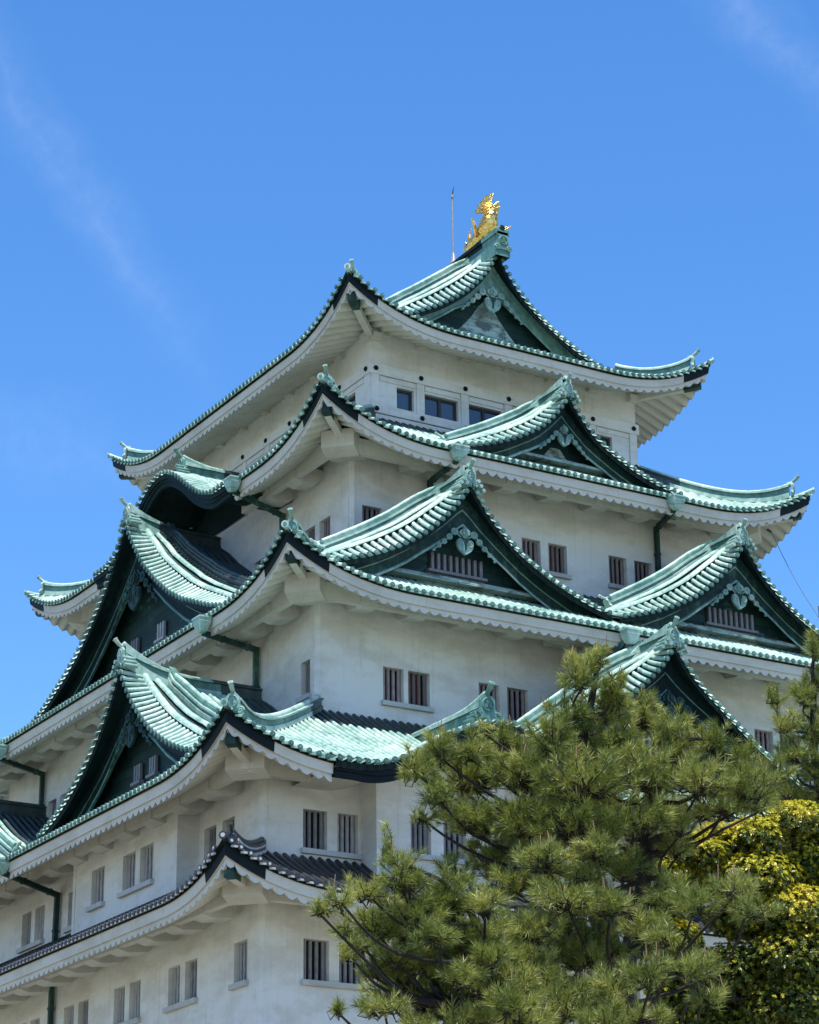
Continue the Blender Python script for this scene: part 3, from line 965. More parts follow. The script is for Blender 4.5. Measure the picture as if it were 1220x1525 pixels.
    for s_ in (-1, 1):
        bb = MB(); nd = 30
        d0 = 0.0; d1 = dmax
        def face(m0, t0, t1, mat):
            rows = []
            for i in range(nd + 1):
                d = d0 + (d1 - d0) * i / nd
                w0, w1 = t0(d), t1(d)
                rows.append([S(d, s_, m0 + 0.13, -w0), S(d, s_, m0, -w0), S(d, s_, m0, -w1), S(d, s_, m0 + 0.13, -w1)])
            bb.grid(rows, mat, False, None, True)
        if not kara:
            wt = lambda d: width + wx * max(0, 1 - d / 1.8)
            face(m_b, lambda d: 0.18, lambda d: 0.20 + (wt(d) - 0.2) * 0.46, 0)
            face(m_b + 0.07, lambda d: 0.20 + (wt(d) - 0.2) * 0.44, lambda d: wt(d), 0)
            face(m_b + 0.01, lambda d: wt(d) - 0.085, lambda d: wt(d) + 0.01, 1)
            face(m_b + 0.03, lambda d: 0.20 + (wt(d) - 0.2) * 0.46, lambda d: 0.25 + (wt(d) - 0.2) * 0.47, 1)
            for (dq, r_) in ((0.05, 0.17), (0.12, 0.13), (0.19, 0.10), (0.78, 0.17), (0.86, 0.12)):
                d = dq * dmax; cc = Vector(S(d, s_, m_b - 0.01, -0.2 - (wt(d) - 0.2) * 0.24))
                sp = [cc + vx * (s_ * (r_ * (1 - i / 26)) * cos(i * .5)) + Vector((0, 0, r_ * (1 - i / 26) * sin(i * .5))) for i in range(22)]
                bb.tube(sp, 0.02, 4, 0)
        else:
            fl = (lambda d: 0.20 + 0.20 * max(0, 1 - abs(d - 2.8) / 2.6))
            face(0.05, lambda d: 0.10, lambda d: 0.10 + fl(d), 0)
            face(0.12, lambda d: 0.10 + fl(d), lambda d: 0.10 + fl(d) + 0.20, 0)
        bb.build('bargeboard', [bm, ORN if bright else PATM], gob)
    # pediment
    pd = MB(); nc = 40
    T = TIERS[ti]; Nn = T['Y'] if P in (P_right, P_far) else T['X']
    if kara:
        a1 = 3.7
        cols = [-a1 + 2 * a1 * j / nc for j in range(nc + 1)]
        pd.grid([[P(c + a, nf - pm, pzb) for a in cols], [P(c + a, nf - pm, max(pzb + .01, zf(abs(a)) - 0.3)) for a in cols]], 0, False)
    else:
        zb = zroof(T, 99, Nn - (nf - rec)) - 0.2
        cols = [-dmax + 2 * dmax * j / nc for j in range(nc + 1)]
        pd.grid([[P(c + a, nf - rec, zb) for a in cols], [P(c + a, nf - rec, max(zb + .01, S(abs(a), 1, rec, -0.1)[2])) for a in cols]], 0, False)
    ped = pd.build('pediment', PLANK if not kara else DARK, gob)
    if lead:
        ld = MB(); W = dmax * lead
        ztop = lambda a: min(zf(abs(a)) - width - 0.5, zb + (2.0 if only_verge else 1.05) - abs(a) * (0.42 if only_verge else 0.10))
        zlo = zb
        cols = [-W + 2 * W * j / 24 for j in range(25)]
        ld.grid([[P(c + a, nf - rec + 0.035, zlo) for a in cols], [P(c + a, nf - rec + 0.035, max(zlo + 0.05, ztop(a))) for a in cols]], 0, False)
        for q in range(2 if not only_verge else 0):
            ld.box(P(c, nf - rec + 0.10 + 0.13 * (1 - q), zb + 0.36 + 0.16 * q), vx, vn, (0, 0, 1), dmax * (0.80 - 0.12 * q), 0.10 + 0.13 * (1 - q), 0.05)
        ld.build('flashing', LEAD, ped)
    for (a, b_) in (windows or []):
        zz0, zz1 = wz
        w = MB()
        w.box(P(c + (a + b_) / 2, nf - rec + 0.02, (zz0 + zz1) / 2), vx, vn, (0, 0, 1), (b_ - a) / 2, 0.03, (zz1 - zz0) / 2, 0)
        nb_ = max(3, int((b_ - a) / 0.24))
        for i in range(nb_):
            u = a + (b_ - a) * (i + 0.5) / nb_
            w.box(P(c + u, nf - rec + 0.10, (zz0 + zz1) / 2), vx, vn, (0, 0, 1), 0.055, 0.05, (zz1 - zz0) / 2, 1)
        w.box(P(c + (a + b_) / 2, nf - rec + 0.12, zz0 - 0.05), vx, vn, (0, 0, 1), (b_ - a) / 2 + 0.08, 0.10, 0.05, 1)
        w.build('lattice_window', [VOID, wtimber or BARB], gob)
    if pend:
        pendant(lambda x, y, t: P(c + x, nf - m_b + 0.03 + t, zap - pend_drop + y), k, gob, ORN if bright else GABD, zf, c, width, lambda d: S(d, 1, m_b)[2])
    # ridge with its end tile
    if ridge:
        rg = MB(); n_ = 16
        ktop = lambda m: 0.30 * max(0, 1 - m / 2.2) ** 2
        dpt = depth + (0.0 if not kara else 0.0)
        for wd, q0, q1, mt in ((0.23, -0.12, 0.10, 0), (0.17, 0.08, ridge_h * 0.78, 2), (0.24, ridge_h * 0.78, ridge_h * 0.92, 0)):
            rows = []
            for i in range(n_ + 1):
                m = (0.05 if not kara else 1.02) + (dpt - (0.05 if not kara else 1.02)) * i / n_
                b0 = Vector(P(c, nf - m, zap - sg(m, 0)))
                rows.append([b0 - vx * wd + Vector((0, 0, q0)), b0 - vx * wd + Vector((0, 0, q1 + ktop(m))), b0 + vx * wd + Vector((0, 0, q1 + ktop(m))), b0 + vx * wd + Vector((0, 0, q0))])
            rg.grid(rows, mt, False, (lambda p, mt=mt: 1 if sheltered(p, ti) else mt))
            rg.add(rows[0], [(0, 1, 2, 3)], mt); rg.add(rows[-1], [(3, 2, 1, 0)], mt)
        rg.tube([Vector(P(c, nf - ((0.02 if not kara else 1.0) + (dpt - (0.02 if not kara else 1.0)) * i / n_), zap - sg(0.02 + (dpt - .02) * i / n_, 0) + ridge_h * 0.97 + ktop(0.02 + (dpt - .02) * i / n_))) for i in range(n_ + 1)], 0.10, 8, 0, True, mf)
        ro = rg.build('gable_ridge', [PAT, SHEL, PATM, DARK], gob)
        om = MB()
        oni(om, lambda x, y, t: P(c + x, nf - (0.02 if not kara else 1.0) + t, zap - 0.02 + oz + y), s_oni)
        # stacked tile ends under the shield
        for s_ in (-1, 1):
            for q in range(3):
                om.tube([P(c + s_ * (0.30 + 0.1 * q) * s_oni / .6, nf - 0.35 - oz * 2.2, zap + 0.16 - 0.16 * q + oz), P(c + s_ * (0.30 + 0.1 * q) * s_oni / .6, nf + 0.14 - oz * 2.2, zap + 0.16 - 0.16 * q + oz)], 0.075, 8, 0)
        om.build('ridge_end_ornament', ORN if not kara else PATM, ro)
    return gob


def pendant(fr, k, parent, mat, zf, c, width, S_):
    mb = MB()
    # turnip-shaped hanging board with two scrolls
    body = []
    for i in range(25):
        a = -0.35 * pi + (2 * pi - 0.3 * pi) * i / 24 * 1.0
        body.append((0.0, 0.0))
    outl = [(0, -1.22), (0.16, -1.12), (0.34, -0.98), (0.44, -0.80), (0.46, -0.62), (0.40, -0.48), (0.27, -0.42), (0.17, -0.48),
            (0.10, -0.36), (0.16, -0.26), (0.28, -0.20), (0.30, -0.06), (0.20, 0.02), (0.10, 0.08), (0.0, 0.26)]
    full = [(x * k, y * k) for x, y in outl] + [(-x * k, y * k) for x, y in reversed(outl[1:-1])]
    mb.prism(full, fr, 0.0, 0.10)
    vz = (Vector(fr(0, 0, 1)) - Vector(fr(0, 0, 0))).normalized()
    for sg_ in (-1, 1):
        sp = []
        for i in range(22):
            a = pi / 2 + sg_ * -(i * 0.42); r_ = 0.19 * k * (1 - i / 28)
            sp.append(fr(sg_ * 0.25 * k + r_ * cos(a), -0.66 * k + r_ * sin(a), 0.11))
        mb.tube(sp, 0.035 * k, 5, 0)
        # fins running out under the boards, on one batten
        fx = [0.2 * k] + [(0.54 + 0.29 * i) * k for i in range(5)]
        mb.tube([fr(sg_ * x, (S_(abs(x)) - zf(0) + PEND_DROP[0] - width - 0.13 - 0.03 * k) if q else -0.35 * k, 0.03) for q, x in enumerate(fx)], 0.045 * k, 5, 0)
        dd = 0.46
        for i in range(5):
            x = sg_ * (0.54 + 0.29 * i) * k
            base = S_(abs(x)) - zf(0) + PEND_DROP[0] - width - 0.13
            r_ = (0.20 - 0.030 * i) * k
            sc = [(x + r_ * cos(t), base - 0.05 * k + r_ * 0.9 * sin(t)) for t in [2 * pi * q / 10 for q in range(10)]]
            mb.prism(sc, fr, -0.02, 0.06)
            mb.tube([fr(x + sg_ * r_ * .45 * cos(t) * (1 - t / 9), base - 0.05 * k + r_ * .45 * sin(t) * (1 - t / 9), 0.07) for t in [q * .6 for q in range(11)]], 0.016 * k, 4, 0)
    mb.prism([(x * k, y * k) for x, y in ((-0.17, -0.40), (0.17, -0.40), (0.13, -0.56), (0.055, -0.66), (0.04, -0.98), (-0.04, -0.98), (-0.055, -0.66), (-0.13, -0.56))], fr, 0.08, 0.125, 1)
    mb.disc(fr(0, -0.12 * k, 0.10), vz, 0.20 * k, 0.05, 0, 6)
    for i in range(6):
        a = pi / 6 + i * pi / 3
        mb.disc(fr(0.11 * k * cos(a), -0.12 * k + 0.11 * k * sin(a), 0.14), vz, 0.075 * k, 0.05, 0, 8)
    mb.disc(fr(0, -0.12 * k, 0.15), vz, 0.06 * k, 0.08, 0, 8)
    mb.build('pendant', [mat, GABD], parent)


PEND_DROP = [1.5]


def do_gable(*a, pend_drop=1.5, **kw):
    PEND_DROP[0] = pend_drop
    return gable(*a, pend_drop=pend_drop, **kw)


PR_T3R = [(0, 34.10), (.25, 33.72), (.5, 33.36), (.75, 33.02), (1.05, 32.70), (1.4, 32.36), (1.85, 31.96), (2.4, 31.55), (3.0, 31.2), (3.6, 30.90), (4.4, 30.58), (5.2, 30.33), (6.0, 30.12)]
PR_T3L = [(0, 36.55), (.4, 35.92), (1.0, 35.16), (1.75, 34.25), (2.5, 33.58), (3.2, 33.03), (4.3, 32.25), (5.5, 31.62), (6.7, 31.12), (7.6, 30.76), (8.7, 30.42), (9.4, 30.22)]
PR_T2L = [(0, 27.25), (.3, 26.72), (.65, 26.2), (1.25, 25.5), (1.95, 24.83), (2.7, 24.23), (3.6, 23.67), (4.45, 23.24), (5.25, 22.92), (6.05, 22.68), (6.7, 22.5)]
PR_T4R = [(0, 39.88), (.2, 39.52), (.5, 39.1), (.75, 38.8), (1.1, 38.42), (1.6, 38.05), (2.2, 37.7), (2.7, 37.45), (3.34, 37.19), (3.97, 36.98), (4.8, 36.78), (5.3, 36.68)]
PR_T2R = [(0, 28.1), (.25, 27.7), (.55, 27.28), (.9, 26.9), (1.3, 26.52), (1.8, 26.12), (2.4, 25.64), (3, 25.16), (3.6, 24.72), (4.5, 24.15), (5.5, 23.55), (6.5, 23.05), (7.2, 22.75)]
PR_T5 = [(0, 48.1), (.25, 47.62), (.45, 47.25), (.75, 46.82), (1.1, 46.42), (1.4, 46.1), (1.85, 45.72), (2.3, 45.38), (2.65, 45.14), (3.1, 44.86), (3.5, 44.65), (4.0, 44.38), (4.4, 44.2), (5.0, 44.0), (5.4, 43.86)]


def PK(z0, A, h, e):
    return [(e * i / 40, z0 + (A * (1 + cos(pi * min(e * i / 40, h) / h)) / 2)) for i in range(41)]


# the top gable, front and back, and the main ridge
for P in (P_right, P_far):
    do_gable(P, 4, 0.0, 8.02, PR_T5, 6.0, width=0.95, wx=0.45, k=0.85, lead=0.80 if P is P_right else 0, only_verge=True, board=PATT, rec=0.95, s_oni=0.6, bright=True, pend_drop=1.55, ridge=False, shade=False, bump=1.2)
mr = MB(); rows = []
for wd, q0, q1, mt in ((0.34, 47.75, 48.22, 0), (0.26, 48.22, 48.56, 2), (0.27, 48.56, 48.74, 3), (0.33, 48.74, 48.86, 3)):
    rows = []
    for i in range(31):
        y = -8.5 + 17.0 * i / 30
        kk = 0.12 * (abs(y) / 8.5) ** 4
        rows.append([(-wd, y, q0), (-wd, y, q1 + kk), (wd, y, q1 + kk), (wd, y, q0)])
    mr.grid(rows, mt, False, lambda p, mt=mt: 2 if abs(p[1]) > 7.4 else mt); mr.add(rows[0], [(0, 1, 2, 3)], 2); mr.add(rows[-1], [(3, 2, 1, 0)], 2)
mr.tube([(0, -8.5 + 17 * i / 30, 48.93 + 0.12 * (abs(-8.5 + 17 * i / 30) / 8.5) ** 4) for i in range(31)], 0.14, 8, 3, True, lambda p: 2 if abs(p[1]) > 7.4 else 3)
rdg = mr.build('main_ridge', [PAT, SHEL, PATM, DARK], keep)
for sy in (-1, 1):
    om = MB()
    oni(om, lambda x, y, t, sy=sy: (x, sy * (8.44 + t), 48.02 + y), 0.70, horn=False)
    om.build('ridge_end_ornament', PATM, rdg)

do_gable(P_right, 3, 0.0, 12.68, PR_T4R, 8.45, width=0.95, k=0.64, lead=0.50, rec=1.0, s_oni=0.58, bright=True, pend_drop=1.25, bump=0.9, sag=0.0, m_b=0.42)
for c in (-6.17, 6.17):
    do_gable(P_right, 2, c, 15.15, PR_T3R, 10.55, width=1.15, k=0.76, windows=[(-1.15, 1.15)], wz=(31.02, 31.66), wtimber=BARG, lead=0.62, rec=1.1, s_oni=0.62, bright=True, pend_drop=1.62, sag=0.0)
do_gable(P_left, 2, 0.15, 12.58, PR_T3L, 8.45, width=1.35, wx=0.5, k=1.2, windows=[(-1.55, -0.85), (0.85, 1.55)], wz=(31.5, 32.15), wtimber=BARG, board=DARK, rec=1.15, s_oni=0.68, pend_drop=2.2, bump=0.95)
for c in (-9.6, 9.6):
    do_gable(P_left, 1, c, 17.02, PR_T2L, 11.6, width=1.15, wx=0.4, k=0.95, windows=[(-0.92, -0.36), (0.30, 0.86)], wz=(23.35, 23.95), wtimber=BARG, board=DARK, rec=1.1, s_oni=0.62, pend_drop=1.75, bump=0.95, sag=0.6)
do_gable(P_right, 1, 0.0, 18.5, PR_T2R, 13.7, width=1.15, wx=0.4, k=0.95, windows=[(-0.9, 0.9)], wz=(24.3, 24.95), wtimber=BARG, board=DARK, rec=1.1, s_oni=0.66, pend_drop=1.75, sag=0.0)
for c in (-8.75, 8.75):
    gable(P_right, 1, c, 20.82, PK(21.46, 1.98, 5.2, 6.15), 14.6, kara=True, pend=False, board=NAVY, s_oni=0.78, ridge_h=1.0, pm=1.84, pzb=21.7, under=4, oz=0.42)
gable(P_left, 3, 0.0, 11.28, PK(36.30, 2.42, 5.2, 6.15), 7.4, kara=True, pend=False, board=DARK, s_oni=0.72, ridge_h=0.8, pm=2.7, pzb=36.8, oz=0.30)

# ------------------------------------------------------------------ rain-water pipes
def downpipe(path, hop=None):
    mb = MB(); w = 0.085
    for a, b_ in zip(path[:-1], path[1:]):
        a, b_ = Vector(a), Vector(b_); t = (b_ - a); L = t.length; t.normalize()
        ref = Vector((0, 0, 1)) if abs(t.z) < 0.9 else Vector((1, 0, 0))
        s_ = t.cross(ref).normalized(); u = s_.cross(t)
        mb.box((a + b_) / 2, s_, u, t, w, w, L / 2 + w * 0.98)
        n = max(1, int(L / 1.1))
        for i in range(n):
            q = a + t * (L * (i + 0.7) / n)
            mb.box(q, s_, u, t, w + 0.02, w + 0.02, 0.045)
    p = mb.build('downpipe', GABD, keep)
    if hop:
        c, ax, an = Vector(hop[0]), Vector(hop[1]), Vector(hop[2])
        h = MB()
        rows = []
        for zz, hx, hn in ((0.13, 0.29, 0.22), (0.0, 0.29, 0.22), (-0.30, 0.17, 0.13), (-0.36, 0.10, 0.10)):
            rows.append([c + ax * (sx * hx) + an * (sn * hn) + Vector((0, 0, zz)) for sx, sn in ((-1, -1), (1, -1), (1, 1), (-1, 1))])
        h.grid(rows, 0, False, None, True); h.add(rows[-1], [(0, 1, 2, 3)]); h.add(rows[0], [(3, 2, 1, 0)])
        h.box(c + Vector((0, 0, 0.16)), ax, an, (0, 0, 1), 0.32, 0.25, 0.03)
        h.build('hopper', PAT, p)


X_, Y_ = (1, 0, 0), (0, 1, 0)
downpipe([(-5.56, -13.3, 35.8), (-5.13, -10.78, 35.94), (-5.13, -10.78, 32.9)], ((-5.54, -13.5, 36.12), X_, Y_))
downpipe([(4.38, -13.3, 35.75), (5.42, -10.78, 35.99), (5.42, -10.78, 32.9)], ((4.36, -13.5, 36.05), X_, Y_))
downpipe([(-11.3, -6.65, 35.8), (-8.66, -5.6, 35.65), (-8.66, -5.6, 32.9)], ((-11.4, -6.72, 36.08), Y_, X_))
downpipe([(-14.3, -10.5, 28.55), (-11.82, -9.6, 28.6), (-11.82, -9.6, 26.6)], ((-14.45, -10.55, 28.9), Y_, X_))
downpipe([(-14.3, 8.1, 28.5), (-11.82, 9.6, 28.54), (-11.82, 9.6, 26.6)], ((-14.45, 7.9, 28.8), Y_, X_))
downpipe([(-18.6, -3.75, 20.95), (-16.11, -2.62, 20.65), (-16.11, -2.55, 18.8)], ((-18.72, -3.7, 21.25), Y_, X_))
downpipe([(-16.11, -2.46, 17.5), (-16.11, -2.46, 12.4)])
downpipe([(-0.55, -16.3, 28.7), (-1.25, -15.6, 27.6), (-1.25, -14.4, 27.0), (-1.25, -13.9, 26.4)], ((-0.45, -16.62, 28.95), X_, Y_))

# ------------------------------------------------------------------ gilded fish on the ridge, rod, cable
def golden_fish(loc, fl, label):
    root = tag(empty('golden_fish', loc), label, 'roof ornament')
    L = lambda x, y, z: (loc[0] * 0 + x, fl * y, z)
    mb = MB()
    spine = [((0, 1.45, 0.10), 0.15), ((0, 1.25, 0.20), 0.27), ((0, 0.9, 0.30), 0.34), ((0, 0.45, 0.36), 0.37), ((0, 0.05, 0.52), 0.38), ((0, -0.22, 0.82), 0.34), ((0, -0.30, 1.14), 0.27), ((0, -0.24, 1.42), 0.21), ((0, -0.12, 1.64), 0.15), ((0, -0.04, 1.82), 0.09)]
    pts = [Vector(L(*p)) for p, r in spine]
    # smooth the path
    P2, R2 = [], []
    for i in range(len(pts) - 1):
        for q in range(4):
            t = q / 4; P2.append(pts[i].lerp(pts[i + 1], t)); R2.append(spine[i][1] * (1 - t) + spine[i + 1][1] * t)
    P2.append(pts[-1]); R2.append(spine[-1][1])
    mb.tube(P2, R2, 14, 0, True, up=(1, 0, 0))
    # scales: rows of small overlapping plates
    for i in range(8, len(P2) - 4, 2):
        t = (P2[i + 1] - P2[i - 1]).normalized(); sd_ = Vector((1, 0, 0)); nn = t.cross(sd_)
        for j in range(9):
            a = 2 * pi * (j + (i // 2 % 2) * .5) / 9
            n_ = sd_ * cos(a) + nn * sin(a)
            mb.disc(P2[i] + n_ * (R2[i] * 0.96), (n_ + t * 0.35).normalized(), 0.095, 0.02, 0, 7)
    mb.build('body', GOLD, root)
    hd = MB()
    hd.tube([L(0, 1.2, 0.30), L(0, 1.55, 0.42), L(0, 1.78, 0.40)], [0.24, 0.17, 0.06], 10, 0)
    hd.tube([L(0, 1.2, 0.08), L(0, 1.6, 0.02), L(0, 1.82, 0.06)], [0.20, 0.12, 0.04], 10, 0)
    for sx in (-1, 1):
        hd.tube([L(sx * .22, 1.28, 0.42), L(sx * .26, 1.30, 0.48)], [0.085, 0.05], 8, 0)
        hd.tube([L(sx * .2, 1.15, 0.55), L(sx * .3, 0.9, 0.78), L(sx * .34, 0.7, 0.86)], [0.06, 0.045, 0.01], 6, 0)
        for q in range(4): hd.tube([L(sx * .12, 1.45 + .09 * q, 0.30), L(sx * .13, 1.45 + .09 * q, 0.20)], [0.03, 0.005], 5, 0)
    hd.build('head', GOLD, root)
    def fin(name, poly, fr, th):
        f = MB(); f.prism(poly, fr, -th, th)
        # raised rays
        base = poly[0]
        for q in poly[1:-1]:
            f.tube([fr(base[0] * .8 + q[0] * .2, base[1] * .8 + q[1] * .2, th), fr(q[0], q[1], th)], 0.022, 4, 0)
            f.tube([fr(base[0] * .8 + q[0] * .2, base[1] * .8 + q[1] * .2, -th), fr(q[0], q[1], -th)], 0.022, 4, 0)
        f.build(name, GOLD, root)
    # tail: one tall saw-edged lobe, one short
    fin('tail_fin', [(-0.02, 1.35), (-0.30, 1.42), (-0.62, 1.16), (-0.61, 1.32), (-0.50, 1.43), (-0.49, 1.58), (-0.36, 1.65), (-0.35, 1.80), (-0.22, 1.85), (-0.21, 1.98), (-0.08, 2.01), (-0.06, 2.14), (0.07, 2.15), (0.11, 2.25), (0.25, 2.28), (0.15, 2.08), (0.06, 1.86), (0.10, 1.6)],
        lambda x, y, t: (x, fl * (-0.1 + t), y), 0.06)
    fin('tail_fin', [(0.02, 1.42), (0.24, 1.55), (0.38, 1.66), (0.48, 1.98), (0.56, 2.02), (0.60, 1.78), (0.53, 1.46), (0.30, 1.28)],
        lambda x, y, t: (x, fl * (-0.05 + t), y), 0.06)
    # dorsal comb
    pl = []
    for i in range(9):
        a = i / 8
        y0, z0 = 0.95 - 1.05 * a + 0.25 * a * a, 0.74 + 0.55 * a + 0.12 * a * a
        pl += [(y0, z0 + 0.02), (y0 - 0.02, z0 + 0.20), (y0 - 0.09, z0 + 0.06)]
    pl += [(0.02, 1.05), (0.5, 0.66), (0.95, 0.60)]
    f = MB(); f.prism(pl, lambda x, y, t: (t, fl * x, y), -0.035, 0.035); f.build('dorsal_fin', GOLD, root)
    for sx in (-1, 1):
        fin('side_fin', [(0.30, 0.36), (0.62, 0.36), (0.80, 0.52), (0.98, 0.78), (1.16, 1.02), (0.98, 0.98), (0.80, 0.86), (0.60, 0.74), (0.40, 0.60)],
            lambda x, y, t, sx=sx: (sx * (0.3 + (x - .3) * (1 if sx > 0 else 0.55)), fl * (0.25 - 0.30 * (x - .3) + t), y - (0 if sx > 0 else 0.1)), 0.04)
    return root


# placed by their own roots: built at the origin, moved onto the ridge
golden_fish((0, -7.35, 48.90), 1, 'gilded dolphin-like fish standing head down on the near end of the top ridge')

rod = tag(empty('lightning_rod', (0, -4.69, 48.95)), 'thin grey lightning rod standing on the ridge left of the golden fish', 'lightning rod')
mb = MB(); mb.tube([(0, 0, 0.0), (0, 0, 0.15), (0, 0, 0.62)], [0.19, 0.16, 0.05], 10, 0)
mb.build('base', STEEL, rod)
mb = MB(); mb.tube([(0, 0, 0.5), (0, 0, 3.3)], 0.042, 8, 0); mb.tube([(0, 0, 3.28), (0, 0, 3.42)], 0.075, 8, 0); mb.build('mast', STEEL, rod)
mb = MB(); mb.tube([(0, 0, 3.4), (0.02, -0.03, 3.6), (0.06, -0.08, 3.82)], [0.035, 0.025, 0.008], 6, 0); mb.build('tip', FRAME, rod)

mb = MB()
a, b_ = Vector((10.38, -11.9, 36.4)), Vector((10.22, -14.6, 31.9))
mb.tube([a.lerp(b_, t / 14) - Vector((0, 0, 0.25 * sin(pi * t / 14))) for t in range(15)], 0.012, 5, 0)
mb.tube([a, a + Vector((-.18, 0.05, 0.1))], 0.05, 6, 0)
mb.tube([b_ + Vector((0, 0, -.3)), b_ + Vector((0, 0, 0.5))], 0.03, 5, 0)
tag(mb.build('cable', WIRE), 'thin dark cable running down from the fourth eave to the right gable', 'cable')

# ------------------------------------------------------------------ stone base and ground
def stonework(name):
    m, nt, b = new_mat(name); n = NT(nt)
    v = nt.nodes.new('ShaderNodeTexVoronoi'); v.feature = 'DISTANCE_TO_EDGE'; v.inputs['Scale'].default_value = 0.9
    nt.links.new(n.co, v.inputs['Vector'])
    v2 = nt.nodes.new('ShaderNodeTexVoronoi'); v2.inputs['Scale'].default_value = 0.9; nt.links.new(n.co, v2.inputs['Vector'])
    c = n.mix(0.25, n.ramp(n.noise(1.2, 6), [(0.3, (0.16, 0.15, 0.13)), (0.7, (0.34, 0.32, 0.28))]), v2.outputs['Color'], 'OVERLAY')
    j = n.math('LESS_THAN', v.outputs['Distance'], 0.035)
    c = n.mix(j, c, (0.03, 0.03, 0.025))
    n.set(b, Base_Color=c, Roughness=0.85, Normal=n.bump(v.outputs['Distance'], 0.8, 0.3)); return m


mb = MB(); rows = []
for i in range(11):
    q = i / 10; z = 12.35 * q; off = 5.2 * (1 - q) ** 1.7
    x, y = 16.15 + off, 18.25 + off
    rows.append([(-x, -y, z), (x, -y, z), (x, y, z), (-x, y, z)])
mb.grid(rows, 0, False, None, True); mb.add(rows[-1], [(0, 1, 2, 3)])
tag(mb.build('stone_base', stonework('dry_stone')), 'tall battered stone base carrying the white castle tower', 'stone wall')
m, nt, b = new_mat('ground_soil'); n = NT(nt)
n.set(b, Base_Color=n.mix(n.ramp(n.noise(0.35, 8), [(0.42, (0, 0, 0)), (0.58, (1, 1, 1))]), (0.28, 0.26, 0.215), (0.12, 0.135, 0.07)), Roughness=0.95, Normal=n.bump(n.noise(3, 8), 0.4, 0.1))
mb = MB(); S_ = 2500
mb.quad((-S_, -S_, 0), (S_, -S_, 0), (S_, S_, 0), (-S_, S_, 0))
tag(mb.build('ground', m), kind='structure')

